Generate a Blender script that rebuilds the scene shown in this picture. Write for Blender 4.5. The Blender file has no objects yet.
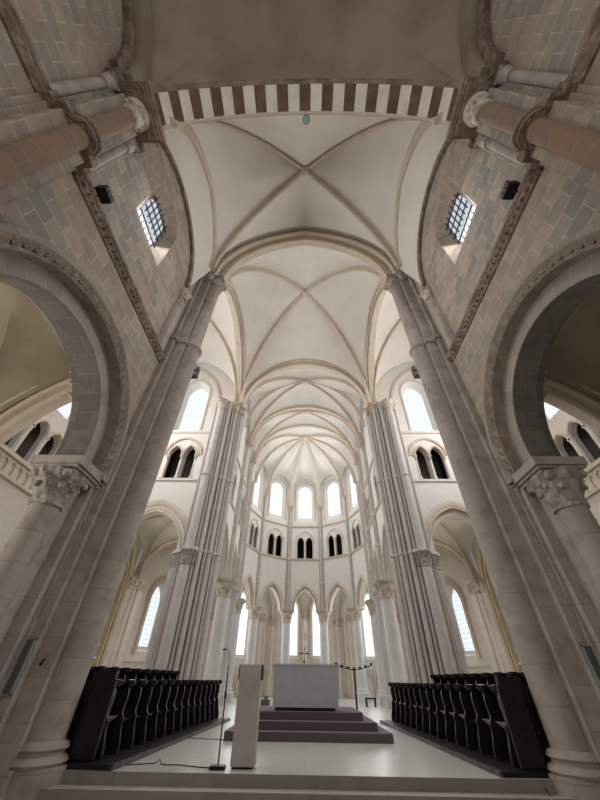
import bpy, bmesh, math, random
from mathutils import Vector as V, Matrix
from mathutils.geometry import tessellate_polygon
random.seed(7)
S = bpy.context.scene
COL = S.collection
PI = math.pi
Z = V((0, 0, 1))
EYE = 1.25
WL = {}                      # world location of every object made here (all unrotated)


# ------------------------------------------------------------------ materials
def new_mat(name, rough=0.8):
    m = bpy.data.materials.new(name)
    m.use_nodes = True
    nt = m.node_tree
    b = nt.nodes['Principled BSDF']
    b.inputs['Roughness'].default_value = rough
    b.inputs['Specular IOR Level'].default_value = 0.25
    return m, nt, b


def lnk(nt, a, b):
    nt.links.new(a, b)


def ramp2(nt, fac, c0, c1, p0=0.35, p1=0.65):
    r = nt.nodes.new('ShaderNodeValToRGB')
    r.color_ramp.elements[0].position = p0
    r.color_ramp.elements[1].position = p1
    r.color_ramp.elements[0].color = (*c0, 1)
    r.color_ramp.elements[1].color = (*c1, 1)
    lnk(nt, fac, r.inputs[0])
    return r.outputs[0]


def mix(nt, fac, a, b, mode='MIX'):
    n = nt.nodes.new('ShaderNodeMix')
    n.data_type = 'RGBA'
    n.blend_type = mode
    for sock, val in ((n.inputs[0], fac), (n.inputs[6], a), (n.inputs[7], b)):
        if hasattr(val, 'is_output'):
            lnk(nt, val, sock)
        elif isinstance(val, (int, float)):
            sock.default_value = val
        else:
            sock.default_value = (*val, 1)
    return n.outputs[2]


def noise(nt, vec, scale, detail=4.0):
    n = nt.nodes.new('ShaderNodeTexNoise')
    n.inputs['Scale'].default_value = scale
    n.inputs['Detail'].default_value = detail
    lnk(nt, vec, n.inputs['Vector'])
    return n.outputs['Fac']


def masonry(name, c1, c2, mortar, bw, rh, ms=0.012, tint=None, grime=None, bump=0.25, rough=0.85, tintpos=(0.5, 0.68)):
    """coursed stone: per-block colour from the brick texture on the mesh's own metre-scaled UVs, plus weathering noise"""
    m, nt, b = new_mat(name, rough)
    uv = nt.nodes.new('ShaderNodeUVMap')
    tc = nt.nodes.new('ShaderNodeTexCoord')
    br = nt.nodes.new('ShaderNodeTexBrick')
    br.inputs['Scale'].default_value = 1
    br.inputs['Brick Width'].default_value = bw
    br.inputs['Row Height'].default_value = rh
    br.inputs['Mortar Size'].default_value = ms
    br.inputs['Mortar Smooth'].default_value = 0.3
    br.inputs['Color1'].default_value = (*c1, 1)
    br.inputs['Color2'].default_value = (*c2, 1)
    br.inputs['Mortar'].default_value = (*mortar, 1)
    lnk(nt, uv.outputs[0], br.inputs['Vector'])
    col = br.outputs['Color']
    if tint:
        f = ramp2(nt, noise(nt, uv.outputs[0], 0.55, 3), (0, 0, 0), (0.85, 0.85, 0.85), *tintpos)
        col = mix(nt, f, col, tint)
    n2 = noise(nt, tc.outputs['Object'], 3.0, 6)
    g = grime or tuple(x * 0.72 for x in c1)
    f2 = ramp2(nt, n2, (0, 0, 0), (0.6, 0.6, 0.6), 0.48, 0.75)
    col = mix(nt, f2, col, g)
    lnk(nt, col, b.inputs['Base Color'])
    bp = nt.nodes.new('ShaderNodeBump')
    bp.inputs['Strength'].default_value = bump
    bp.inputs['Distance'].default_value = 0.03
    h = mix(nt, 0.35, br.outputs['Fac'], n2)
    inv = nt.nodes.new('ShaderNodeInvert')
    lnk(nt, h, inv.inputs['Color'])
    lnk(nt, inv.outputs[0], bp.inputs['Height'])
    lnk(nt, bp.outputs[0], b.inputs['Normal'])
    return m


def plain(name, c, c2=None, scale=2.0, rough=0.8, bump=0.08, metal=0.0):
    m, nt, b = new_mat(name, rough)
    b.inputs['Metallic'].default_value = metal
    tc = nt.nodes.new('ShaderNodeTexCoord')
    n = noise(nt, tc.outputs['Object'], scale, 6)
    lnk(nt, ramp2(nt, n, c, c2 or tuple(x * 0.86 for x in c), 0.38, 0.7), b.inputs['Base Color'])
    if bump:
        bp = nt.nodes.new('ShaderNodeBump')
        bp.inputs['Strength'].default_value = bump
        bp.inputs['Distance'].default_value = 0.02
        lnk(nt, noise(nt, tc.outputs['Object'], scale * 9, 4), bp.inputs['Height'])
        lnk(nt, bp.outputs[0], b.inputs['Normal'])
    return m


def carved(name, c, c2, scale=9.0, bump=0.9):
    m, nt, b = new_mat(name, 0.85)
    tc = nt.nodes.new('ShaderNodeTexCoord')
    vo = nt.nodes.new('ShaderNodeTexVoronoi')
    vo.inputs['Scale'].default_value = scale
    lnk(nt, tc.outputs['Object'], vo.inputs['Vector'])
    n = noise(nt, tc.outputs['Object'], 2.5, 6)
    lnk(nt, ramp2(nt, n, c, c2, 0.4, 0.62), b.inputs['Base Color'])
    bp = nt.nodes.new('ShaderNodeBump')
    bp.inputs['Strength'].default_value = bump
    bp.inputs['Distance'].default_value = 0.06
    lnk(nt, vo.outputs['Distance'], bp.inputs['Height'])
    lnk(nt, bp.outputs[0], b.inputs['Normal'])
    return m


def leaded(name, c, strength, pw, ph, ms):
    """daylit leaded glass: a lattice of cames over bright sky-lit panes"""
    m, nt, b = new_mat(name, 0.4)
    uv = nt.nodes.new('ShaderNodeUVMap')
    br = nt.nodes.new('ShaderNodeTexBrick')
    br.offset = 0.0
    br.inputs['Scale'].default_value = 1
    br.inputs['Brick Width'].default_value = pw
    br.inputs['Row Height'].default_value = ph
    br.inputs['Mortar Size'].default_value = ms
    br.inputs['Mortar Smooth'].default_value = 0.0
    br.inputs['Color1'].default_value = (*c, 1)
    br.inputs['Color2'].default_value = (c[0] * 0.93, c[1] * 0.97, c[2], 1)
    br.inputs['Mortar'].default_value = (0.42, 0.47, 0.52, 1)
    lnk(nt, uv.outputs[0], br.inputs['Vector'])
    b.inputs['Base Color'].default_value = (0.1, 0.12, 0.13, 1)
    lnk(nt, br.outputs['Color'], b.inputs['Emission Color'])
    b.inputs['Emission Strength'].default_value = strength
    return m


M = {}
M['ashlar'] = masonry('nave_ashlar', (0.45, 0.36, 0.285), (0.265, 0.255, 0.24), (0.55, 0.48, 0.40), 0.60, 0.42, ms=0.012, tint=(0.40, 0.285, 0.23), grime=(0.23, 0.205, 0.18))
M['pier'] = masonry('pier_stone', (0.43, 0.37, 0.335), (0.36, 0.315, 0.285), (0.31, 0.27, 0.24), 1.6, 0.62, ms=0.008, grime=(0.2, 0.175, 0.16), bump=0.12)
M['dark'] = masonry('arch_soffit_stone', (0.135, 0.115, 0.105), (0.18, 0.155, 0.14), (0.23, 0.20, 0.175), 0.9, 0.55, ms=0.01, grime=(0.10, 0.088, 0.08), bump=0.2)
M['vouss'] = masonry('voussoir_stone', (0.37, 0.325, 0.275), (0.29, 0.265, 0.24), (0.44, 0.39, 0.33), 3.0, 0.46, ms=0.011, grime=(0.26, 0.23, 0.2), bump=0.15)
M['rosy'] = masonry('rosy_column_stone', (0.27, 0.175, 0.12), (0.225, 0.165, 0.13), (0.34, 0.26, 0.20), 5.0, 0.42, ms=0.008, grime=(0.17, 0.125, 0.095), bump=0.12)
M['carve'] = carved('carved_stone', (0.32, 0.24, 0.19), (0.19, 0.14, 0.11), 9)
M['carve_band'] = carved('carved_arch_band', (0.36, 0.295, 0.245), (0.27, 0.215, 0.18), 10, 0.4)
M['carve_pale'] = carved('carved_pale_stone', (0.62, 0.55, 0.46), (0.40, 0.33, 0.28), 8)
M['carve_grey'] = carved('carved_capital_stone', (0.44, 0.385, 0.34), (0.30, 0.26, 0.235), 7)
M['old_plaster'] = plain('weathered_plaster', (0.34, 0.285, 0.215), (0.235, 0.185, 0.13), 0.55, 0.95)
M['plaster'] = masonry('white_plaster', (0.745, 0.715, 0.675), (0.725, 0.695, 0.655), (0.69, 0.65, 0.60), 1.1, 0.5, ms=0.006, grime=(0.66, 0.615, 0.57), bump=0.03, rough=0.95)
M['web'] = plain('vault_plaster', (0.74, 0.695, 0.64), (0.69, 0.64, 0.58), 0.8, 0.95, 0.03)
M['rib'] = plain('cream_rib_stone', (0.64, 0.54, 0.44), (0.57, 0.475, 0.38), 2.0, 0.85, 0.05)
M['cream'] = masonry('cream_limestone', (0.68, 0.625, 0.57), (0.64, 0.575, 0.52), (0.56, 0.50, 0.45), 2.2, 0.7, ms=0.006, grime=(0.57, 0.51, 0.46), bump=0.06)
M['pinkish'] = plain('rosy_limestone', (0.55, 0.475, 0.425), (0.48, 0.41, 0.365), 3, 0.85, 0.05)
M['grey_shaft'] = plain('grey_limestone', (0.565, 0.545, 0.54), (0.485, 0.465, 0.46), 2.5, 0.75, 0.05)
M['col'] = plain('choir_column_stone', (0.63, 0.63, 0.64), (0.55, 0.55, 0.56), 1.5, 0.7, 0.05)
M['aisle_rib'] = plain('peach_aisle_stone', (0.63, 0.53, 0.43), (0.55, 0.46, 0.37), 2, 0.85, 0.05)
M['ochre'] = plain('ochre_aisle_stone', (0.60, 0.52, 0.33), (0.50, 0.43, 0.27), 2, 0.85, 0.05)
M['aisle_web'] = plain('ochre_aisle_plaster', (0.64, 0.59, 0.51), (0.58, 0.53, 0.45), 1, 0.95, 0.03)
M['white_v'] = plain('white_voussoir', (0.78, 0.72, 0.64), (0.66, 0.60, 0.52), 2.5, 0.85, 0.1)
M['brown_v'] = plain('brown_voussoir', (0.12, 0.078, 0.05), (0.19, 0.125, 0.08), 2.5, 0.85, 0.1)
M['black_void'] = plain('unlit_passage', (0.012, 0.011, 0.012), None, 2, 1.0, 0)  # near-black colour standing in for the shade inside the passages
M['gloom'] = plain('passage_gloom', (0.09, 0.075, 0.07), None, 2, 1.0, 0)  # passage gloom put into a dark even colour
M['wood'] = plain('dark_stall_oak', (0.020, 0.017, 0.022), (0.012, 0.010, 0.014), 6, 0.38, 0.1)
M['wood_edge'] = plain('oak_highlight', (0.11, 0.10, 0.105), (0.04, 0.035, 0.04), 9, 0.4, 0.05)  # paler oak, the edge highlights are painted into its colour
M['wood_pale'] = plain('pale_misericord_oak', (0.55, 0.52, 0.48), (0.45, 0.42, 0.39), 9, 0.45, 0.05)
M['floor'] = masonry('floor_slabs', (0.46, 0.465, 0.43), (0.41, 0.415, 0.385), (0.33, 0.335, 0.31), 1.5, 1.0, ms=0.012, grime=(0.42, 0.41, 0.37), bump=0.05, rough=0.32)
M['step'] = masonry('step_stone', (0.30, 0.27, 0.24), (0.26, 0.235, 0.215), (0.2, 0.18, 0.165), 1.8, 0.6, ms=0.006, bump=0.1, rough=0.6)
M['tread'] = masonry('worn_tread_stone', (0.44, 0.42, 0.37), (0.39, 0.37, 0.33), (0.3, 0.28, 0.25), 1.8, 0.6, ms=0.006, bump=0.06, rough=0.4)
M['carpet'] = plain('mauve_carpet', (0.150, 0.115, 0.130), (0.128, 0.096, 0.108), 30, 1.0, 0.2)
M['carpet_lit'] = plain('mauve_carpet_lit', (0.19, 0.162, 0.185), (0.165, 0.14, 0.16), 30, 0.9, 0.2)  # paler copy of the carpet, light on the treads put into the colour
M['altar'] = plain('altar_cloth', (0.57, 0.565, 0.625), (0.52, 0.515, 0.57), 5, 0.85, 0.08)
M['lectern'] = plain('lectern_stone', (0.47, 0.435, 0.405), (0.41, 0.375, 0.35), 5, 0.85, 0.12)
M['black'] = plain('black_metal', (0.014, 0.014, 0.017), None, 5, 0.4, 0)
M['iron'] = plain('wrought_iron', (0.02, 0.022, 0.028), None, 5, 0.5, 0)
M['brass'] = plain('old_brass', (0.35, 0.30, 0.2), None, 5, 0.35, 0, metal=0.8)
M['silver'] = plain('pale_silver', (0.55, 0.56, 0.55), None, 5, 0.35, 0, metal=0.6)
M['wax'] = plain('candle_wax', (0.78, 0.74, 0.62), None, 5, 0.6, 0)
M['green'] = plain('houseplant_green', (0.05, 0.13, 0.04), (0.03, 0.08, 0.025), 8, 0.6, 0)
M['panel'] = plain('grey_blue_panel', (0.10, 0.12, 0.13), (0.075, 0.09, 0.1), 6, 0.25, 0)
M['panel_rim'] = plain('panel_rim', (0.36, 0.39, 0.40), None, 6, 0.35, 0, metal=0.4)
M['speaker'] = plain('grey_speaker_mesh', (0.14, 0.14, 0.145), (0.07, 0.07, 0.075), 40, 0.6, 0.1)
M['lens'] = plain('lamp_lens', (0.30, 0.42, 0.36), None, 5, 0.15, 0)
M['glass_hi'] = leaded('leaded_glass', (0.95, 0.99, 1.0), 1.04, 0.22, 0.28, 0.010)
M['glass_tr'] = leaded('leaded_glass_blue', (0.90, 0.97, 1.0), 1.0, 0.20, 0.27, 0.014)
M['glass_low'] = leaded('leaded_glass_low', (0.95, 0.99, 1.0), 1.25, 0.16, 0.3, 0.006)
M['glass_nave'] = leaded('nave_glass', (0.86, 0.93, 1.0), 0.62, 0.3, 0.3, 0.006)


# ------------------------------------------------------------------ mesh builder
class MB:
    def __init__(s):
        s.v, s.f, s.uv, s.mi = [], [], [], []

    def quad(s, pts, uvs=None, m=0):
        n = len(s.v)
        s.v.extend(V(p) for p in pts)
        s.f.append(list(range(n, n + len(pts))))
        s.uv.append(uvs or [(0, 0)] * len(pts))
        s.mi.append(m)

    def grid(s, rows, m=0, uvf=None, wrap=False):
        n0 = len(s.v)
        R, K = len(rows), len(rows[0])
        for r in rows:
            s.v.extend(V(p) for p in r)
        # metre-scaled uv: u along a row, v along the rows
        us = []
        for r in rows:
            u = [0.0]
            for a, b in zip(r, r[1:]):
                u.append(u[-1] + (V(b) - V(a)).length)
            us.append(u)
        vs = [0.0]
        for a, b in zip(rows, rows[1:]):
            vs.append(vs[-1] + (V(b[0]) - V(a[0])).length)
        for i in range(R - 1):
            for j in range(K - 1):
                s.f.append([n0 + i * K + j, n0 + i * K + j + 1, n0 + (i + 1) * K + j + 1, n0 + (i + 1) * K + j])
                s.uv.append([(us[i][j], vs[i]), (us[i][j + 1], vs[i]), (us[i + 1][j + 1], vs[i + 1]), (us[i + 1][j], vs[i + 1])])
                s.mi.append(m)

    def sweep(s, path, lat, prof, m=0, cap=True):
        """carry a closed profile of (lateral, outward) points along a path; outward points away from the arch opening.
        uv = (distance round the profile, distance along the path) so courses cross the path."""
        path = [V(p) for p in path]
        rows = []
        n = len(path)
        for i, p in enumerate(path):
            t = (path[min(i + 1, n - 1)] - path[max(i - 1, 0)])
            if t.length < 1e-9:
                t = Z.copy()
            t.normalize()
            L = lat(p, t) if callable(lat) else V(lat)
            o = L.cross(t)
            o.normalize()
            rows.append([p + L * a + o * b for a, b in prof] + [p + L * prof[0][0] + o * prof[0][1]])
        s.grid(rows, m)
        if cap:
            for r in (rows[0], rows[-1]):
                s.quad(r[:-1], None, m)

    def lathe(s, cx, cy, prof, seg=14, a0=0.0, a1=2 * PI, m=0, mod=None):
        rows = []
        full = abs(a1 - a0 - 2 * PI) < 1e-6
        for r, z in prof:
            row = []
            for k in range(seg + 1):
                a = a0 + (a1 - a0) * k / seg
                rr = r * (mod(a, z) if mod else 1)
                row.append((cx + rr * math.cos(a), cy + rr * math.sin(a), z))
            rows.append(row)
        s.grid(rows, m)
        for row, (r, z) in ((rows[0], prof[0]), (rows[-1], prof[-1])):
            if r > 1e-4:
                s.quad(row[:-1] if full else row, None, m)

    def prism(s, pts, z0, z1, m=0, capm=None):
        P = [V((p[0], p[1], 0)) for p in pts]
        u = 0.0
        n = len(P)
        for i in range(n):
            a, b = P[i], P[(i + 1) % n]
            l = (b - a).length
            s.quad([(a.x, a.y, z0), (b.x, b.y, z0), (b.x, b.y, z1), (a.x, a.y, z1)], [(u, z0), (u + l, z0), (u + l, z1), (u, z1)], m)
            u += l
        cm = m if capm is None else capm
        for zz in (z0, z1):
            s.quad([(p.x, p.y, zz) for p in P], [(p.x, p.y) for p in P], cm)

    def box(s, x0, x1, y0, y1, z0, z1, m=0, topm=None):
        s.prism([(x0, y0), (x1, y0), (x1, y1), (x0, y1)], z0, z1, m, topm)

    def bar(s, a, b, r, seg=6, m=0):
        a, b = V(a), V(b)
        t = (b - a).normalized()
        x = t.cross(Z if abs(t.z) < 0.9 else V((1, 0, 0))).normalized()
        s.sweep([a, b], x, [(r * math.cos(2 * PI * k / seg), r * math.sin(2 * PI * k / seg)) for k in range(seg)], m)

    def tube(s, pts, r, seg=6, m=0):
        def lat(p, t):
            q = t.cross(Z if abs(t.z) < 0.95 else V((1, 0, 0)))
            return q.normalized()
        s.sweep(pts, lat, [(r * math.cos(2 * PI * k / seg), r * math.sin(2 * PI * k / seg)) for k in range(seg)], m)

    def ball(s, c, r, seg=8, m=0, sz=1.0):
        n = max(4, seg // 2 + 1)
        s.lathe(c[0], c[1], [(r * math.sin(PI * i / n) + 1e-5, c[2] - r * sz * math.cos(PI * i / n)) for i in range(n + 1)], seg, m=m)

    def build(s, name, mats, parent=None, smooth=35, kind=None):
        off = V((0, 0, 0))
        if parent is not None:
            off = WL[parent.name]
        else:
            xs = [p.x for p in s.v]; ys = [p.y for p in s.v]; zs = [p.z for p in s.v]
            off = V(((min(xs) + max(xs)) / 2, (min(ys) + max(ys)) / 2, min(zs)))
        me = bpy.data.meshes.new(name)
        me.from_pydata([tuple(p - off) for p in s.v], [], s.f)
        ul = me.uv_layers.new(name='UVMap')
        flat = [c for uv in s.uv for p in uv for c in p]
        ul.data.foreach_set('uv', flat)
        me.polygons.foreach_set('material_index', s.mi)
        for mm in (mats if isinstance(mats, (list, tuple)) else [mats]):
            me.materials.append(mm)
        bm = bmesh.new()
        bm.from_mesh(me)
        bmesh.ops.remove_doubles(bm, verts=bm.verts, dist=0.0002)
        bmesh.ops.dissolve_degenerate(bm, edges=bm.edges, dist=0.0001)
        bmesh.ops.recalc_face_normals(bm, faces=bm.faces)
        bm.to_mesh(me)
        bm.free()
        if smooth:
            for p in me.polygons:
                p.use_smooth = True
            me.set_sharp_from_angle(angle=math.radians(smooth))
        o = bpy.data.objects.new(name, me)
        COL.objects.link(o)
        if parent is not None:
            o.parent = parent
            WL[o.name] = off
        else:
            o.location = off
            WL[o.name] = off
        if kind:
            o['kind'] = kind
        return o


def tag(o, label, cat, group=None, kind=None):
    o['label'] = label
    o['category'] = cat
    if group:
        o['group'] = group
    if kind:
        o['kind'] = kind
    return o


def thing(name, label, cat, loc, group=None, kind=None):
    o = bpy.data.objects.new(name, None)
    o.empty_display_size = 0.2
    COL.objects.link(o)
    o.location = loc
    WL[o.name] = V(loc)
    return tag(o, label, cat, group, kind)


# ------------------------------------------------------------------ curves
def half_pointed(s, h, n=12):
    """from springing (0,0) to apex (s,h)"""
    if h >= s:
        R = (s * s + h * h) / (2 * s)
        e = math.atan2(h, R - s)
        return [(R - R * math.cos(e * i / n), R * math.sin(e * i / n)) for i in range(n + 1)]
    return [(s * (1 - math.cos(PI / 2 * i / n)), h * math.sin(PI / 2 * i / n)) for i in range(n + 1)]


def arch_path(P, Q, zs, za, n=12, foot=None):
    P, Q = V((P[0], P[1], 0)), V((Q[0], Q[1], 0))
    d = Q - P
    s = d.length / 2
    d.normalize()
    hp = half_pointed(s, za - zs, n)
    a = [P + d * x + Z * (zs + z) for x, z in hp]
    b = [Q - d * x + Z * (zs + z) for x, z in hp[:-1]]
    out = a + b[::-1]
    if foot is not None and foot < zs:
        out = [V((P.x, P.y, foot))] + out + [V((Q.x, Q.y, foot))]
    return out


def rib_half(A, O, n=14):
    A, O = V(A), V(O)
    d = O - A
    pts = []
    for i in range(n + 1):
        th = PI / 2 * i / n
        q = A + V((d.x, d.y, 0)) * (1 - math.cos(th))
        q.z = A.z + d.z * math.sin(th)
        pts.append(q)
    return pts


def latdir(P, Q):
    h = V((Q[0] - P[0], Q[1] - P[1], 0)).normalized()
    return h.cross(Z)


def roll_prof(w, d, top=0.1):
    """rib: a fat roll under a fillet, d deep below the web"""
    return [(-w / 2, top), (-w / 2, -d * 0.3), (-w * 0.33, -d * 0.42), (-w * 0.36, -d * 0.68), (-w * 0.22, -d * 0.93), (0, -d),
            (w * 0.22, -d * 0.93), (w * 0.36, -d * 0.68), (w * 0.33, -d * 0.42), (w / 2, -d * 0.3), (w / 2, top)]


def order_prof(w, d):
    """arch order standing outward from the intrados: edge rolls either side of a flat soffit"""
    r = min(w, d) * 0.22
    def roll(cx, sgn):
        return [(cx + sgn * r * math.cos(a), r - r * math.sin(a)) for a in (0.0, 0.5, 1.05, PI / 2)]
    right = roll(w / 2 - r, 1)
    left = roll(-(w / 2 - r), -1)[::-1]
    return ([(w / 2 - r * 0.6, d), (w / 2 - r * 0.6, 3.0 * r), (w / 2 - 1.3 * r, 2.3 * r)] + right + [(w / 2 - 2.3 * r, 0.35 * r)] +
            [(-(w / 2 - 2.3 * r), 0.35 * r)] + left + [(-(w / 2 - 1.3 * r), 2.3 * r), (-(w / 2 - r * 0.6), 3.0 * r), (-(w / 2 - r * 0.6), d)])


RECT = lambda w, d: [(-w / 2, 0), (w / 2, 0), (w / 2, d), (-w / 2, d)]


# ------------------------------------------------------------------ panels
class Panel:
    """a wall bay from A to B in plan; u runs A->B, n points to the room side"""
    def __init__(s, A, B, inside):
        s.A, s.B = V((A[0], A[1], 0)), V((B[0], B[1], 0))
        s.U = (s.B - s.A).normalized()
        s.L = (s.B - s.A).length
        s.N = V((-s.U.y, s.U.x, 0))
        if s.N.dot(V((inside[0], inside[1], 0)) - s.A) < 0:
            s.N = -s.N

    def p(s, u, z, n=0.0):
        return s.A + s.U * u + Z * z + s.N * n

    def xy(s, u, n=0.0):
        q = s.p(u, 0, n)
        return (q.x, q.y)


def opening(uc, hw, zb, zs, za, n=8):
    """closed (u, z) loop: sill, jambs, pointed or round head"""
    hp = half_pointed(hw, za - zs, n)
    return [(uc - hw, zb)] + [(uc - hw + x, zs + z) for x, z in hp] + [(uc + hw - x, zs + z) for x, z in hp[:-1]][::-1] + [(uc + hw, zb)]


def wall(mb, pn, outline, holes, thick, m=0, rim=None):
    """holes: loops, or (front loop, back loop) pairs for splayed reveals"""
    hs = [(h if isinstance(h, tuple) else (h, h)) for h in holes]
    for side, n in ((0, 0.0), (1, -thick)):
        loops = [outline] + [h[side] for h in hs]
        flat = [p for l in loops for p in l]
        tris = tessellate_polygon([[V((u, z, 0)) for u, z in l] for l in loops])
        for t in tris:
            mb.quad([pn.p(*flat[i], n) for i in t], [flat[i] for i in t], m)
    for k, (f, b) in enumerate([(outline, outline)] + hs):
        acc = 0.0
        for i in range(len(f)):
            j = (i + 1) % len(f)
            l = math.hypot(f[j][0] - f[i][0], f[j][1] - f[i][1])
            mb.quad([pn.p(*f[i], 0), pn.p(*f[j], 0), pn.p(*b[j], -thick), pn.p(*b[i], -thick)],
                    [(0, acc), (0, acc + l), (thick, acc + l), (thick, acc)], m if rim is None or k == 0 else rim)
            acc += l


def pane(pn, loop, n, mat, parent, name='glass_pane'):
    mb = MB()
    a = [pn.p(u, z, n) for u, z in loop]
    b = [pn.p(u, z, n - 0.03) for u, z in loop]
    mb.quad(a, loop)
    mb.quad(b[::-1], loop[::-1])
    for i in range(len(a)):
        j = (i + 1) % len(a)
        mb.quad([a[i], b[i], b[j], a[j]])
    return mb.build(name, mat, parent, smooth=None)


# ------------------------------------------------------------------ shafts, capitals, columns
def shaft_mb(mb, x, y, r, z0, z1, seg=12, m=0):
    mb.lathe(x, y, [(r, z0), (r, z1)], seg, m=m)


def ring_mb(mb, x, y, r, z, h=0.16, seg=12, out=1.35, m=0):
    mb.lathe(x, y, [(r * 0.98, z - h / 2), (r * out, z - h * 0.3), (r * (out + 0.08), z), (r * out, z + h * 0.3), (r * 0.98, z + h / 2)], seg, m=m)


def cap_mb(mb, x, y, r, z0, h, spread=1.55, seg=16, m=0, sq=True, rot=0.0, leaves=8):
    def mod(a, z):
        t = (z - z0) / h
        return 1 + 0.10 * math.sin(PI * min(1, t * 1.3)) * math.cos(leaves * a + (PI if t > 0.45 else 0))
    prof = [(r * 1.0, z0 - 0.04 * h), (r * 1.18, z0), (r * 1.18, z0 + 0.06 * h), (r * 1.02, z0 + 0.1 * h), (r * 1.14, z0 + 0.3 * h),
            (r * 1.26, z0 + 0.42 * h), (r * 1.18, z0 + 0.47 * h), (r * 1.32, z0 + 0.62 * h), (r * spread, z0 + 0.78 * h), (r * spread * 0.94, z0 + 0.8 * h)]
    mb.lathe(x, y, prof, seg, m=m, mod=mod)
    for k, (g, a, b) in enumerate(((1.0, 0.78, 0.86), (1.1, 0.86, 0.93), (1.18, 0.93, 1.0))):
        q = r * spread * g
        if sq:
            pts = [(x + q * math.cos(rot + PI / 4 + i * PI / 2) * 1.22, y + q * math.sin(rot + PI / 4 + i * PI / 2) * 1.22) for i in range(4)]
        else:
            pts = [(x + q * math.cos(rot + PI / 8 + i * PI / 4), y + q * math.sin(rot + PI / 8 + i * PI / 4)) for i in range(8)]
        mb.prism(pts, z0 + a * h, z0 + b * h, m)


def base_mb(mb, x, y, r, z0, h, seg=16, m=0, sq=True, rot=0.0):
    p = z0 + h * 0.5
    q = r * 1.75
    if sq:
        mb.prism([(x + q * math.cos(rot + PI / 4 + i * PI / 2), y + q * math.sin(rot + PI / 4 + i * PI / 2)) for i in range(4)], z0, p, m)
    else:
        mb.prism([(x + q * 0.92 * math.cos(rot + PI / 8 + i * PI / 4), y + q * 0.92 * math.sin(rot + PI / 8 + i * PI / 4)) for i in range(8)], z0, p, m)
    mb.lathe(x, y, [(r * 1.3, p), (r * 1.38, p + h * 0.1), (r * 1.3, p + h * 0.2), (r * 1.1, p + h * 0.26), (r * 1.18, p + h * 0.36), (r * 1.1, p + h * 0.46), (r, p + h * 0.5)], seg, m=m)


def column(name, label, x, y, r, z0, ztop, caph=0.95, group='round choir columns', mat='col', spread=1.6, rot=0.0, seg=20):
    t = thing(name, label, 'column', (x, y, z0), group)
    b = MB(); base_mb(b, x, y, r, z0, 0.8, seg, rot=rot); b.build('base', M[mat], t)
    s = MB(); shaft_mb(s, x, y, r, z0 + 0.78, ztop - caph + 0.02, seg); s.build('shaft', M[mat], t)
    c = MB(); cap_mb(c, x, y, r, ztop - caph, caph, spread, 24, rot=rot); c.build('capital', M['carve_pale'] if mat == 'col' else M[mat], t)
    return t


# ------------------------------------------------------------------ vaults
def vault_cell(mb, A, B, O, bound, ribA, ribB, n=14, k=6, bulge=0.18, m=0):
    """two halves: rib A to the near half of the boundary arch, rib B to the far half"""
    N = len(bound) // 2
    halfA = bound[:N + 1]
    halfB = bound[N:][::-1]
    for rib, hb in ((ribA, halfA), (ribB, halfB)):
        rows = []
        R = len(rib) - 1
        for i in range(R + 1):
            f = i / R * (len(hb) - 1)
            j = min(int(f), len(hb) - 2)
            q = hb[j].lerp(hb[j + 1], f - j)
            p = rib[i]
            row = []
            for c in range(k + 1):
                s = c / k
                w = p.lerp(q, s)
                w.z += bulge * math.sin(PI * s) * math.sin(PI / 2 * i / R)
                row.append(w)
            rows.append(row)
        mb.grid(rows, m)


def ribbed_vault(name, label, corners, boss, apexes, rib_w, rib_d, webmat, ribmat, bound_n=14, ribs=True, boss_r=0.22, bulge=0.18, bounds=None):
    """corners in order round the bay; apexes[i] = height of the boundary arch between corner i and i+1"""
    O = V(boss)
    n = len(corners)
    Cs = [V(c) for c in corners]
    rb = [rib_half(c, O, bound_n) for c in Cs]
    mb = MB()
    for i in range(n):
        A, B = Cs[i], Cs[(i + 1) % n]
        if apexes[i] is None:
            continue
        if bounds and bounds[i]:
            bd = bounds[i]
        else:
            d = V((B.x - A.x, B.y - A.y, 0)); s = d.length / 2; d.normalize()
            h1 = half_pointed(s, apexes[i] - A.z, bound_n)
            h2 = half_pointed(s, apexes[i] - B.z, bound_n)
            bd = [A + d * x + Z * z for x, z in h1] + [B - d * x + Z * z for x, z in h2[:-1]][::-1]
        vault_cell(mb, A, B, O, bd, rb[i], rb[(i + 1) % n], bound_n, bulge=bulge)
    o = mb.build(name, M[webmat], kind='structure', smooth=40)
    tag(o, label, 'vault')
    if ribs:
        for c, path in zip(Cs, rb):
            r = MB()
            r.sweep(path, latdir(c, O), roll_prof(rib_w, rib_d))
            r.build('rib', M[ribmat], o)
        k = MB()
        k.lathe(O.x, O.y, [(boss_r * 0.3, O.z - rib_d - 0.12), (boss_r * 0.75, O.z - rib_d - 0.08), (boss_r, O.z - rib_d), (boss_r * 1.05, O.z - rib_d + 0.1), (boss_r * 0.9, O.z)], 16,
                mod=lambda a, z: 1 + 0.08 * math.cos(6 * a))
        k.build('keystone', M[ribmat], o)
    return o


def moulded_arch(name, label, cat, P, Q, zs, orders, mats, foot=None, group=None, n=16):
    """orders: (part name, inset of the half-span, apex, width along the wall's normal, depth, normal offset)"""
    d = V((Q[0] - P[0], Q[1] - P[1], 0)).normalized()
    L = latdir(P, Q)
    t = thing(name, label, cat, ((P[0] + Q[0]) / 2, (P[1] + Q[1]) / 2, zs), group)
    for (pname, inset, za, w, dep, off), mat in zip(orders, mats):
        p = V((P[0], P[1], 0)) + d * inset + L * off
        q = V((Q[0], Q[1], 0)) - d * inset + L * off
        mb = MB()
        mb.sweep(arch_path(p, q, zs, za, n, foot), L, order_prof(w, dep))
        mb.build(pname, mat, t)
    return t


SIDE = {-1: 'left', 1: 'right'}

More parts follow.
